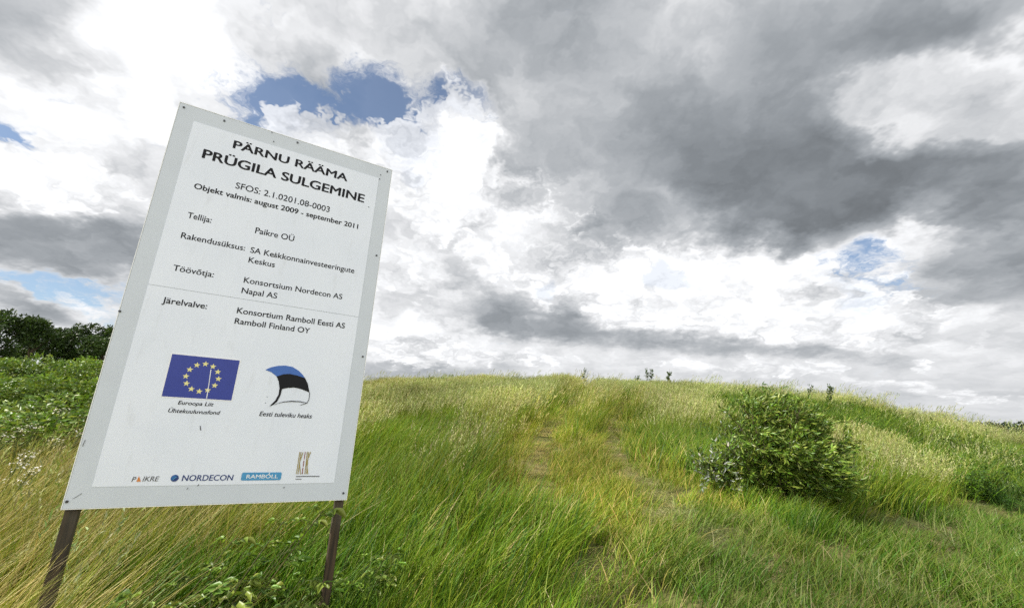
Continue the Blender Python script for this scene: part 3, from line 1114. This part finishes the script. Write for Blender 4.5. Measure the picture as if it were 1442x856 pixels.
# flag of the union: field, ring of twelve stars, a scratch
fl = [bpx(226.7, 557.2), bpx(325.6, 563.6), bpx(336.5, 507.1), bpx(242, 498.2)]
fx0, fx1 = (fl[0][0] + fl[3][0]) / 2, (fl[1][0] + fl[2][0]) / 2
fz0, fz1 = (fl[0][1] + fl[1][1]) / 2, (fl[2][1] + fl[3][1]) / 2
flag_back = slab('flag_border', [(fx0 - 0.006, fz0 - 0.006), (fx1 + 0.006, fz0 - 0.006), (fx1 + 0.006, fz1 + 0.006), (fx0 - 0.006, fz1 + 0.006)], -0.0026, -0.0018, M_WHITEINK, board)
flag = slab('union_flag', [(fx0, fz0), (fx1, fz0), (fx1, fz1), (fx0, fz1)], -0.0034, -0.0028, M_FLAGBLUE, board)
fc = ((fx0 + fx1) / 2 + 0.0, (fz0 + fz1) / 2)
fr = (fz1 - fz0) / 3
for k in range(12):
    a = math.pi / 2 - k * math.pi / 6
    c = (fc[0] + fr * math.cos(a), fc[1] + fr * math.sin(a))
    rs = fr / 4.6
    pts = [(c[0] + (rs if i % 2 == 0 else rs * 0.42) * math.sin(i * math.pi / 5), c[1] + (rs if i % 2 == 0 else rs * 0.42) * math.cos(i * math.pi / 5)) for i in range(10)]
    slab('star', pts, -0.0042, -0.0036, M_STAR, flag)


def stroke(name, pixels, width, mat, parent, y=INK):
    """a printed line of given width through pixels"""
    P = np.array([bpx(*p) for p in pixels])
    T = np.gradient(P, axis=0)
    T /= np.linalg.norm(T, axis=1, keepdims=True) + 1e-9
    N = np.stack([-T[:, 1], T[:, 0]], 1)
    wd = np.broadcast_to(width, (len(P),))[:, None] / 2
    out = [tuple(q) for q in np.concatenate([P + N * wd, (P - N * wd)[::-1]])]
    return slab(name, out, y - 0.0004, y, mat, parent)


stroke('scratch', [(296.4, 520), (293.5, 540), (290.2, 560.5)], [0.004, 0.003, 0.004], M_WHITEINK, flag, -0.0046)


def zoomed(ox, oy, s, pts):
    return [(ox + a / s, oy + b / s) for a, b in pts]


def ink_shape(name, pixels, mat, parent, y=INK):
    return slab(name, [bpx(*p) for p in pixels], y - 0.0004, y, mat, parent)


Z = (210, 480, 5.768)
blue = [(940, 232), (985, 212), (1040, 200), (1100, 197), (1160, 208), (1210, 238), (1242, 270), (1262, 298), (1200, 278), (1140, 265), (1090, 267), (1032, 285), (990, 252)]
dark = [(1032, 285), (1090, 267), (1140, 265), (1200, 278), (1262, 298), (1285, 345), (1298, 415), (1240, 390), (1180, 375), (1120, 378), (1075, 388), (1062, 440), (1035, 490), (1005, 515), (970, 530), (1020, 480), (1048, 430), (1055, 380), (1048, 325)]
emblem = bpy.data.objects.new('wing_emblem', None)
COL.objects.link(emblem)
emblem.parent = board
ink_shape('wing_blue', zoomed(*Z, blue), M_SKYBLUE, emblem)
ink_shape('wing_black', zoomed(*Z, dark), M_INK, emblem, INK - 0.0006)
stroke('wing_outline', zoomed(*Z, [(1298, 415), (1298, 445), (1292, 475), (1278, 500), (1250, 510), (1222, 518)]), [0.0035, 0.003, 0.003, 0.004, 0.003, 0.002], M_INK, emblem, INK - 0.0012)
stroke('wing_outline', zoomed(*Z, [(1012, 515), (1045, 502), (1085, 492), (1150, 486), (1220, 489), (1278, 500)]), [0.0015, 0.002, 0.0035, 0.005, 0.0045, 0.002], M_INK, emblem, INK - 0.0018)

# company logos along the bottom edge
def logo(name):
    o = bpy.data.objects.new(name, None)
    COL.objects.link(o)
    o.parent = board
    return o


lg = logo('company_logo')
text('P', (183.7, 677.8), (188.6, 677.7), (185.2, 670.8), 0.004, 0.15, M_GREYINK, 'logo_lettering', lg)
text('IKRE', (199.2, 677.3), (221.0, 676.7), (200.5, 670.3), 0.004, 0.15, M_GREYINK, 'logo_lettering', lg)
ink_shape('logo_triangle', [(190.8, 677.6), (197.2, 677.4), (194.6, 669.6)], M_ORANGE, lg)

lg = logo('company_logo')
ca = np.linspace(0, 2 * math.pi, 28, endpoint=False)
cpx, cpz = bpx(245.0, 672.6)
rr = (bpx(250.6, 672.6)[0] - bpx(239.4, 672.6)[0]) / 2
slab('logo_disc', [(cpx + rr * math.cos(a), cpz + rr * math.sin(a)) for a in ca], -0.0034, INK, M_NAVY, lg)
sw = [(cpx + rr * 0.86 * math.cos(a), cpz + rr * 0.86 * math.sin(a)) for a in np.linspace(0.25 * math.pi, 1.25 * math.pi, 14)]
sw += [(cpx + rr * q * math.cos(a), cpz + rr * q * math.sin(a)) for q, a in ((0.55, 1.15 * math.pi), (0.35, 0.95 * math.pi), (0.4, 0.6 * math.pi), (0.6, 0.4 * math.pi))]
slab('logo_swoosh', sw, -0.0040, -0.0036, M_MIDBLUE, lg)
sw = [(cpx + rr * q * math.cos(a), cpz + rr * q * math.sin(a)) for q, a in ((0.85, 1.3 * math.pi), (0.3, 1.1 * math.pi), (0.35, 0.5 * math.pi), (0.8, 0.15 * math.pi), (0.1, 0.2 * math.pi), (0.25, 1.4 * math.pi))]
slab('logo_swoosh', sw, -0.0046, -0.0042, M_CYAN, lg)
text('NORDECON', (254.4, 676.6), (326.3, 675.5), (255.6, 668.3), 0.014, 0.05, M_NAVY, 'logo_lettering', lg)

lg = logo('company_logo')
bx = [bpx(337.9, 675.7), bpx(394.2, 675.0), bpx(396.0, 663.9), bpx(340.0, 664.8)]
x0, x1 = (bx[0][0] + bx[3][0]) / 2, (bx[1][0] + bx[2][0]) / 2
zb, zt = (bx[0][1] + bx[1][1]) / 2, (bx[2][1] + bx[3][1]) / 2
rd = (zt - zb) * 0.18
out = []
for (qx, qz, a0) in ((x1 - rd, zt - rd, 0), (x0 + rd, zt - rd, 90), (x0 + rd, zb + rd, 180), (x1 - rd, zb + rd, 270)):
    out += [(qx + rd * math.cos(R(a0 + k)), qz + rd * math.sin(R(a0 + k))) for k in (0, 30, 60, 90)]
slab('logo_box', out, -0.0034, INK, M_CYAN, lg)
text('RAMBOLL', (345.5, 672.9), (390.0, 672.3), (346.0, 667.6), 0.010, 0.03, M_WHITEINK, 'logo_lettering', lg, y=-0.0040)
stroke('logo_slash', [(377.2, 667.4), (379.4, 664.4)], 0.0035, M_WHITEINK, lg, -0.0040)

lg = logo('company_logo')
Z = (160, 610, 4.241)
for k, (pts, mt_) in enumerate((
        ([(1108, 108), (1088, 240)], M_OLIVE), ([(1116, 108), (1097, 240)], M_OLIVE), ([(1128, 110), (1106, 172), (1112, 240)], M_OLIVE),
        ([(1141, 108), (1134, 152)], M_REDINK), ([(1133, 160), (1128, 196)], M_REDINK), ([(1127, 202), (1122, 240)], M_REDINK),
        ([(1153, 108), (1138, 240)], M_OLIVE), ([(1161, 108), (1147, 240)], M_OLIVE), ([(1173, 108), (1148, 172), (1156, 240)], M_OLIVE))):
    stroke('logo_bar', zoomed(*Z, pts), 0.0042, mt_, lg, INK - 0.0006 * (k % 3))
stroke('logo_caption', zoomed(*Z, [(1085, 254), (1225, 253)]), 0.0045, M_GREYINK, lg)
stroke('logo_caption', zoomed(*Z, [(1082, 270), (1118, 270)]), 0.0035, M_GREYINK, lg)

# scratches and dirt on the face
for pts, wd in (([(281.0, 599.0), (281.8, 605.5)], 0.004), ([(101, 702), (108, 698), (114, 694)], 0.002), ([(385, 362), (388.5, 355)], 0.003),
                ([(277, 683.5), (279, 681)], 0.003), ([(375, 558), (376, 558.5)], 0.003), ([(372.6, 566.5), (373.6, 567)], 0.004), ([(262, 688), (264, 686)], 0.003), ([(398, 686), (400, 685)], 0.004), ([(115, 628), (119, 619)], 0.0025)):
    stroke('scratch', pts, wd, M_GREYINK, board)


# ------------------------------------------------------------------ willow bush
WILLOW = [(0.10, 0.18, 0.018), (0.14, 0.215, 0.024), (0.065, 0.120, 0.016), (0.20, 0.25, 0.040)]
SILVER = [(0.34, 0.37, 0.30), (0.42, 0.44, 0.38), (0.26, 0.31, 0.22)]
M_WILLOW = leaf_material('willow_leaf', 0.12, 0.36, 0.4)


def willow():
    bx, by, bz = ground_at(1116, 722)
    root = thing('willow_bush', (bx, by, bz), 'round green willow bush with leaves blown to the right on the open slope', 'bush')
    dist = math.hypot(bx, by)
    # frame facing the camera: e1 to the right, e2 away
    az = math.atan2(bx, by)
    e1, e2 = np.array([math.cos(az), -math.sin(az), 0]), np.array([math.sin(az), math.cos(az), 0])
    S = dist / 5.9
    vs, lp, ld, ll, lc, slp, sld = [], [], [], [], [], [], []
    stems = 82
    for i in range(stems):
        a = rng.uniform(0, 2 * math.pi)
        q = math.sqrt(rng.uniform(0, 1))
        # where the twig ends: a dome 2.2 m wide and 1.35 m high, lobed to the left
        tx = q * math.cos(a) * 0.56 - 0.16
        ty = q * math.sin(a) * 0.6
        top = 1.06 * math.sqrt(max(0.03, 1 - 0.84 * q ** 2)) * rng.uniform(0.62, 1.12)
        if i < 6:                                     # low branch with pale leaf backs, left
            tx, ty, top = rng.uniform(-1.05, -0.7), rng.uniform(-0.35, 0.1), rng.uniform(0.30, 0.60)
        elif i < 24:                                  # long shoots breaking the outline
            qq = rng.uniform(0.2, 1.0)
            tx, ty = qq * 0.66 * math.cos(a) - 0.12, qq * 0.5 * math.sin(a)
            top = (1.13 - 0.4 * qq ** 2) * rng.uniform(0.9, 1.06)
        elif i < 27:
            tx, ty, top = rng.uniform(-0.5, -0.2), rng.uniform(-0.2, 0.2), rng.uniform(1.02, 1.12)
        tt = np.linspace(0, 1, 9)
        b0 = np.array([0.10 * math.cos(a) * q, 0.10 * math.sin(a) * q, -0.05])
        loc = np.stack([b0[0] + (tx - b0[0]) * tt ** 1.25 + 0.05 * tt ** 2, b0[1] + (ty - b0[1]) * tt ** 1.2, b0[2] + (top - b0[2]) * tt ** 0.85], -1) * S
        loc[1:] += rng.normal(0, 0.012, (8, 3))
        P = loc[:, :1] * e1 + loc[:, 1:2] * e2 + loc[:, 2:] * np.array([0, 0, 1.0])
        v, f = tube(P, np.linspace(0.011, 0.002, 9) * S, 5)
        vs.append((v, f, np.ones((len(v), 3))))
        ntw, nl = 30, 21
        u = rng.uniform(0.10, 1.0, ntw) ** 0.6
        k = np.clip(u * 8, 0, 7.999)
        k0 = k.astype(int)
        st = P[k0] * (1 - (k - k0))[:, None] + P[k0 + 1] * (k - k0)[:, None]
        tan = nrm(P[k0 + 1] - P[k0])
        tw = nrm(tan * 0.8 + e1 * rng.uniform(0.2, 0.9, (ntw, 1)) + rng.normal(size=(ntw, 3)) * 0.55 + np.array([0, 0, 0.15]))
        tl = rng.uniform(0.12, 0.26, ntw)[:, None] * S
        for j in range(ntw):
            v, f = tube(np.stack([st[j], st[j] + tw[j] * tl[j] * 0.5, st[j] + tw[j] * tl[j] + e1 * 0.02]), np.array([0.0022, 0.0016, 0.0008]) * S, 3)
            vs.append((v, f, np.ones((len(v), 3))))
        q_ = rng.uniform(0.1, 1.05, (ntw, nl, 1))
        pos = st[:, None] + tw[:, None] * tl[:, None] * q_ + e1 * 0.03 * q_ ** 2
        dr = tw[:, None] * 0.7 + rng.normal(size=(ntw, nl, 3)) * 0.42 + e1 * rng.uniform(0.1, 0.7, (ntw, 1, 1))
        pos, dr = pos.reshape(-1, 3), dr.reshape(-1, 3)
        n = len(pos)
        keep = pos[:, 2] > 0.10
        locx, hz = pos @ e1 / S, pos[:, 2] / S
        sil = rng.uniform(size=n) < (0.22 if i < 9 else 0.01)
        sil &= (locx < -0.45)
        if i >= 9:
            sil |= (locx < -0.42) & (hz > 0.55) & (rng.uniform(size=n) < 0.07)
        tone = np.repeat(rng.uniform(0.72, 1.25, ntw), nl)[:, None]
        c = np.clip(pick(WILLOW, n) * tone, 0.01, 0.5)
        lp.append(pos[keep & ~sil])
        ld.append(dr[keep & ~sil])
        lc.append(c[keep & ~sil])
        slp.append(pos[keep & sil])
        sld.append(dr[keep & sil])
    link('branches', mesh_from('branches', *cat(vs)[:2], mats=[M_BARK], smooth=True), root)
    lp, ld, lc = np.concatenate(lp), np.concatenate(ld), np.concatenate(lc)
    n = len(lp)
    v, f, c = leaves(lp, ld, rng.uniform(0.040, 0.085, n) * S, rng.uniform(0.011, 0.020, n) * S, lc, fold=0.2)
    link('foliage', mesh_from('foliage', v, f, c, [M_WILLOW]), root)
    slp, sld = np.concatenate(slp), np.concatenate(sld)
    n = len(slp)
    v, f, c = leaves(slp, sld, rng.uniform(0.04, 0.07, n) * S, rng.uniform(0.014, 0.022, n) * S, pick(SILVER, n))
    o = link('foliage', mesh_from('foliage', v, f, c, [M_WILLOW]), root)
    o['label'] = 'pale silvery undersides of wind turned leaves'
    print('willow at', bx, by, 'scale', S)


willow()


# ------------------------------------------------------------------ leafy plants under the board
WEED = [(0.14, 0.24, 0.030), (0.19, 0.29, 0.045), (0.09, 0.17, 0.022), (0.21, 0.26, 0.045)]


def weed(n_stems, h, k, leaf):
    out = []
    for i in range(n_stems):
        st, lv = [], []
        a = rng.uniform(0, 6.28)
        lean = np.array([0.35 * math.cos(a) + 0.15, 0.35 * math.sin(a), 1.0])
        hh = h * rng.uniform(0.65, 1.05)
        tt = np.linspace(0, 1, 7)
        P = np.array([0.02 * math.cos(a), 0.02 * math.sin(a), -0.03]) + tt[:, None] * lean * hh
        P[:, :2] += 0.06 * tt[:, None] ** 2 * np.array([[1, 0.2]])
        v, f = tube(P, np.linspace(0.004, 0.0015, 7), 5)
        st.append((v, f, np.tile(pick([(0.12, 0.13, 0.04)], 1), (len(v), 1))))
        for j in range(k):
            p = P[0] + (P[-1] - P[0]) * rng.uniform(0.35, 1.0)
            aa = rng.uniform(0, 6.28)
            stalk = p + np.array([math.cos(aa), math.sin(aa), 0.35]) * leaf * 0.8
            v, f = tube(np.stack([p, (p + stalk) / 2 + [0, 0, 0.01], stalk]), 0.0011, 3)
            st.append((v, f, np.tile(pick([(0.12, 0.15, 0.04)], 1), (len(v), 1))))
            for da, sz in ((0, 1.0), (0.9, 0.8), (-0.9, 0.8)):       # three leaflets
                dr = np.array([[math.cos(aa + da), math.sin(aa + da), rng.uniform(-0.25, 0.25)]])
                lv.append(ovate(stalk[None], dr, leaf * sz * rng.uniform(0.6, 1.15), leaf * sz * rng.uniform(0.6, 0.8), pick(WEED, 1, 0.22), np.array([[rng.normal(0, 0.25), rng.normal(0, 0.25), 1.0]]), rng.uniform(0.1, 0.5)))
        out.append((mesh_from('stem', *cat(st), mats=[M_LEAF]), mesh_from('foliage', *cat(lv), mats=[M_LEAF])))
    return out


def weeds():
    protos = [weed(6, 0.55, 9, 0.070), weed(5, 0.42, 8, 0.060), weed(4, 0.62, 9, 0.058)]
    spots = [  # pixel of the plant's middle, distance, prototype, label
        (150, 812, 2.75, 0, 'broad leaved yellow green plant beside the left post, lowest in the frame'),
        (200, 800, 2.95, 1, 'leafy bramble like plant just right of the left post'),
        (243, 786, 3.05, 0, 'light green leafy plant under the board, left of its middle'),
        (275, 757, 3.20, 2, 'tall thin leafy plant just below the board near its middle'),
        (318, 738, 3.30, 2, 'single upright leafy stem touching the board bottom edge near its middle'),
        (398, 790, 3.15, 1, 'small leafy plant in the dark gap left of the right post'),
        (492, 772, 3.35, 1, 'leafy sprout right beside the right post'),
        (112, 842, 2.70, 1, 'low leafy plant at the foot of the left post'),
        (340, 800, 3.10, 1, 'sparse low leafy plant in the grass below the board middle'),
        (175, 775, 3.10, 2, 'thin leafy plant rising behind the lowest broad leaved one'),
        (225, 825, 2.80, 0, 'broad leafy plant at the bottom edge of the frame, right of the left post'),
        (290, 792, 3.05, 2, 'slim leafy plant between the tall thin one and the bottom edge'),
    ]
    for px, py, dist, k, lab in spots:
        d = ray(px, py)
        x, y = d[0] / math.hypot(d[0], d[1]) * dist, d[1] / math.hypot(d[0], d[1]) * dist
        o = thing('leafy_weed', (x, y, float(hgt(x, y))), lab, 'plant', 'leafy plants below the board', rng.uniform(-0.6, 0.6))
        s = rng.uniform(0.85, 1.05)
        want = (EYE + d[2] / math.hypot(d[0], d[1]) * dist) - float(hgt(x, y))   # height of the plant's middle
        s = float(np.clip(want / 0.36, 0.75, 1.22 if dist > 3.08 else 1.45))
        o.scale = (s, s, s)
        for sm, lm in protos[k]:
            link('foliage', lm, link('stem', sm, o))


weeds()


# ------------------------------------------------------------------ white flowering herbs, far left
def flower_plant():
    out = []
    for i in range(5):
        st = []
        a = rng.uniform(0, 6.28)
        h = rng.uniform(0.45, 0.85)
        lean = np.array([rng.uniform(0.15, 0.5), rng.normal(0, 0.12), 1.0])
        tt = np.linspace(0, 1, 6)
        P = np.array([0.05 * math.cos(a), 0.05 * math.sin(a), -0.03]) + tt[:, None] * lean * h
        v, f = tube(P, np.linspace(0.003, 0.0012, 6), 4)
        st.append((v, f, np.tile([[0.10, 0.13, 0.04]], (len(v), 1))))
        k = 24
        c = P[-1] + np.concatenate([disc(k, 0.036)[:, :2], rng.normal(0, 0.010, (k, 1))], 1)
        D = np.concatenate([rng.normal(size=(k, 2)), np.full((k, 1), 0.5)], 1)
        fl = leaves(c, D, 0.010, 0.009, np.tile([[0.72, 0.70, 0.66]], (k, 1)) * rng.uniform(0.85, 1.05, (k, 1)), up=np.tile([0, 0, 1.0], (k, 1)))
        for m_ in range(6):
            p = P[0] + (P[-1] - P[0]) * rng.uniform(0.85, 0.97)
            v, f = tube(np.stack([p, (p + c[m_]) / 2, c[m_]]), 0.001, 3)
            st.append((v, f, np.tile([[0.10, 0.13, 0.04]], (len(v), 1))))
        out.append((mesh_from('stem', *cat(st), mats=[M_LEAF]), mesh_from('blossom', *fl, mats=[M_LEAF])))
    return out


def flowers():
    protos = [flower_plant(), flower_plant()]
    labs = ['white flowering herb at the very left edge of the meadow', 'white flowering herb in dry straw, second from the left edge', 
            'small white flowering herb highest up, closest to the board']
    for (px, py, dist, k), lab in zip(((6, 636, 4.4, 0), (34, 622, 5.2, 1), (88, 592, 6.4, 0)), labs):
        d = ray(px, py)
        g = math.hypot(d[0], d[1])
        x, y = d[0] / g * dist, d[1] / g * dist
        z = float(hgt(x, y))
        want = EYE + d[2] / g * dist - z
        s = want / 0.72
        o = thing('white_flower_plant', (x - 0.2, y, z), lab, 'flowering plant', 'white flowering herbs left of the board', rng.uniform(-0.3, 0.3))
        o.scale = (s, s, s)
        for sm, fm in protos[k]:
            link('blossom', fm, link('stem', sm, o))


flowers()


# ------------------------------------------------------------------ bushes and trees left of the board
def crown_points(lobes, n):
    """points spread through lumpy lobes, thicker at the surface"""
    lob = np.array(lobes)
    vol = lob[:, 3] * lob[:, 4]
    k = rng.choice(len(lob), n, p=vol / vol.sum())
    d = nrm(rng.normal(size=(n, 3)))
    q = rng.uniform(0.2, 1, n) ** 0.4
    q *= 1 + 0.18 * np.sin(5 * d[:, 0] + k) * np.sin(6 * d[:, 2] + 2 * k)
    p = lob[k, :3] + d * np.stack([lob[k, 3], lob[k, 3], lob[k, 4]], -1) * q[:, None]
    return p, d, k


def tree_mesh(h, wide, n, leaf, pal, trunk_r, low=0.15, nl=16):
    lobes = []
    for i in range(nl):
        t = rng.uniform(low, 0.98)
        spread = wide * 0.5 * math.sin(math.pi * min(0.92, 0.25 + 0.62 * t)) * rng.uniform(0.35, 1.0)
        a = rng.uniform(0, 6.28)
        r = wide * rng.uniform(0.13, 0.24)
        lobes.append((spread * math.cos(a), spread * math.sin(a), h * t, r, r * 1.1))
    lobes.append((0, 0, h * 0.93, wide * 0.14, h * 0.08))
    p, d, lk = crown_points(lobes, n)
    keep = p[:, 2] > h * 0.03
    p, d, lk = p[keep], d[keep], lk[keep]
    lobe_tone = rng.uniform(0.65, 1.4, len(lobes))
    n = len(p)
    D = d + rng.normal(size=(n, 3)) * 0.7 + np.array([0.5, 0, 0.1])
    v, f, c = leaves(p, D, leaf * rng.uniform(0.7, 1.3, n), leaf * 0.5 * rng.uniform(0.7, 1.3, n), np.clip(pick(pal, n, 0.18) * lobe_tone[lk][:, None], 0.01, 0.4))
    crown = mesh_from('crown', v, f, c, mats=[M_LEAF])
    parts = []
    tt = np.linspace(0, 1, 8)
    P = np.stack([0.04 * h * np.sin(3 * tt), 0.03 * h * tt, h * 0.9 * tt - 0.2], -1)
    v, f = tube(P, trunk_r * (1 - 0.85 * tt), 7)
    parts.append((v, f, np.ones((len(v), 3))))
    for L in lobes[:10]:
        q = P[int(rng.integers(2, 6))]
        e = np.array(L[:3])
        v, f = tube(np.stack([q, (q + e) / 2 + [0, 0, 0.04 * h], e]), [trunk_r * 0.4, trunk_r * 0.25, trunk_r * 0.1], 5)
        parts.append((v, f, np.ones((len(v), 3))))
    trunk = mesh_from('trunk', *cat(parts)[:2], mats=[M_BARK], smooth=True)
    return crown, trunk


TREEPAL = [(0.045, 0.080, 0.018), (0.035, 0.066, 0.016), (0.055, 0.092, 0.02)]
BUSHPAL = [(0.095, 0.165, 0.018), (0.125, 0.195, 0.024), (0.070, 0.130, 0.016), (0.17, 0.225, 0.035)]


def place(d_az, dist):
    x, y = dist * math.sin(d_az), dist * math.cos(d_az)
    return x, y, float(hgt(x, y))


def greenery():
    trees = [tree_mesh(7.0, 4.6, 4200, 0.30, TREEPAL, 0.14, 0.2, 12) for _ in range(4)]
    spec = [  # pixel of the top, distance, width factor
        (10, 440, 44, 1.05, 'tallest dark tree at the left edge of the picture'), (40, 474, 46, 1.05, 'dark tree second from the left edge, before the dip in the treetops'),
        (60, 456, 45, 1.1, 'broad dark tree in the middle of the row left of the board'), (86, 468, 47, 1.1, 'dark tree right of the broad one in the row left of the board'),
        (108, 461, 46, 1.05, 'dark tree third from the board in the row'), (130, 473, 45, 1.05, 'dark tree next to the board edge, pointed top'), (150, 467, 46, 1.0, 'dark tree partly behind the left edge of the board'),
        (-18, 455, 43, 1.1, 'dark tree cut off by the left edge'), (175, 470, 47, 1.0, 'dark tree hidden behind the board'), (-45, 460, 45, 1.1, 'dark tree outside the left edge'),
    ]
    for k, (px, py, dist, wf, lab) in enumerate(spec):
        if 'hidden' in lab or 'outside' in lab:
            continue
        d = ray(px, py)
        g = math.hypot(d[0], d[1])
        x, y, z = place(math.atan2(d[0], d[1]), dist)
        h = EYE + d[2] / g * dist - z
        o = thing('tree', (x, y, z), lab, 'tree', 'dark trees beyond the bushes on the left', rng.uniform(0, 6.28))
        s = h / 7.2
        o.scale = (s * wf, s * wf, s)
        link('crown', trees[k % 4][0], o)
        link('trunk', trees[k % 4][1], o)
    bushes = [tree_mesh(2.4, 2.3, 3200, 0.12, BUSHPAL, 0.03, 0.10, 11) for _ in range(4)]
    lab_b = 'green leafy bush in the dense thicket left of the board'
    spec = []
    for k, (px, top, dist) in enumerate(((2, 514, 17), (26, 522, 18), (50, 506, 16.5), (78, 522, 17.5), (100, 514, 16.5), (126, 508, 17.5), (-20, 512, 16.5), (46, 512, 24), (70, 516, 25), (20, 512, 25), (120, 516, 25), (140, 520, 16),
                                         (95, 514, 21), (12, 530, 12.5), (40, 540, 12.0), (70, 535, 12.5), (98, 540, 11.5), (124, 535, 12.0), (-8, 540, 11.5), (20, 560, 9.0), (60, 565, 8.6))):
        d = ray(px, top)
        g = math.hypot(d[0], d[1])
        x, y, z = place(math.atan2(d[0], d[1]), dist)
        h = EYE + d[2] / g * dist - z
        if h < 0.5:
            continue
        s = h / 2.5
        o = thing('leafy_bush', (x, y, z), lab_b, 'bush', 'bushes of the thicket left of the board', rng.uniform(0, 6.28))
        o.scale = (max(s, 0.75), max(s, 0.75), s)
        link('crown', bushes[k % 4][0], o)
        link('trunk', bushes[k % 4][1], o)


greenery()


# ------------------------------------------------------------------ saplings on the crest
def sapling(h, n, leaf, wide, pal):
    P = np.stack([0.05 * h * np.linspace(0, 1, 6) ** 2, 0 * np.linspace(0, 1, 6), np.linspace(-0.1, h, 6)], -1)
    v, f = tube(P, np.linspace(0.014, 0.004, 6), 5)
    parts = [(v, f, np.ones((len(v), 3)))]
    pos, dr = [], []
    for i in range(14):
        u = rng.uniform(0.25, 0.97)
        p = np.array([0.05 * h * u * u, 0, h * u])
        a = rng.uniform(0, 6.28)
        e = p + np.array([math.cos(a) * wide, math.sin(a) * wide, wide * 1.6]) * (1.05 - u * 0.7)
        v, f = tube(np.stack([p, (p + e) / 2, e]), [0.006, 0.004, 0.002], 4)
        parts.append((v, f, np.ones((len(v), 3))))
        q = rng.uniform(0.25, 1.1, n)[:, None]
        pos.append(p + (e - p) * q + rng.normal(0, 0.035, (n, 3)))
        dr.append(nrm(e - p) + rng.normal(0, 0.5, (n, 3)) + [0.5, 0, 0])
    pos, dr = np.concatenate(pos), np.concatenate(dr)
    v, f, c = leaves(pos, dr, leaf * rng.uniform(0.7, 1.2, len(pos)), leaf * 0.5, pick(pal, len(pos)))
    return mesh_from('crown', v, f, c, mats=[M_LEAF]), mesh_from('trunk', *cat(parts)[:2], mats=[M_BARK])


def saplings():
    pal = [(0.05, 0.085, 0.02), (0.065, 0.10, 0.025)]
    for px, top, base, dist, n, wide, lab in (
            (941, 519, 542, 30.0, 26, 0.20, 'bushiest young tree standing alone on the crest, right of the pair'),
            (916, 522, 541, 30.5, 11, 0.16, 'slim young tree on the crest, right one of the close pair'),
            (909, 521, 541, 30.2, 9, 0.14, 'slim young tree on the crest, left one of the close pair'),
            (896, 531, 541, 30.0, 12, 0.22, 'low young shrub on the crest left of the close pair'),
            (823, 517, 537, 29.5, 6, 0.30, 'sparse tall weed like sapling with few leaves on the crest above the track'),
            (1168, 546, 557, 28.0, 12, 0.2, 'small shrub on the crest right of the willow bush'),
            (1140, 544, 552, 28.0, 5, 0.2, 'thin leafy stem on the crest just right of the willow bush top'),
            (606, 529, 536, 29.0, 8, 0.25, 'small dark shrub on the crest right of the board')):
        d = ray(px, top)
        g = math.hypot(d[0], d[1])
        x, y, z = place(math.atan2(d[0], d[1]), dist)
        h = max(0.6, EYE + d[2] / g * dist - z)
        cr, tr = sapling(h, n, 0.11, wide, pal)
        o = thing('sapling', (x, y, z), lab, 'young tree', 'young trees along the hill crest')
        link('crown', cr, o)
        link('trunk', tr, o)


saplings()


# ------------------------------------------------------------------ far wood on the right
def far_wood():
    pts, tr = [], []
    parts = []
    for i in range(150):
        az = R(45.5 + 12 * i / 150 + rng.uniform(-0.15, 0.15))
        dist = rng.uniform(300, 330)
        x, y, z = place(az, dist)
        h = rng.uniform(11.0, 12.6) + 0.8 * math.sin(i * 0.7)
        lobes = [(x + rng.normal(0, 1.2), y + rng.normal(0, 1.2), z + h * t, 2.8 * (1.2 - t), h * 0.14) for t in (0.25, 0.45, 0.65, 0.82, 0.95)]
        p, d, _ = crown_points(lobes, 260)
        parts.append(leaves(p, d + rng.normal(0, 0.6, (260, 3)), 1.1, 0.8, pick([(0.03, 0.05, 0.02)], 260)))
        v, f = tube(np.array([[x, y, z - 0.5], [x, y, z + h * 0.8]]), [0.25, 0.08], 5)
        parts.append((v, f, np.tile([[0.05, 0.04, 0.03]], (len(v), 1))))
    o = link('distant_wood', mesh_from('distant_wood', *cat(parts), mats=[M_LEAF]))
    tag(o, 'dark strip of distant wood at the right end of the hill line', 'wood', kind='stuff')


far_wood()
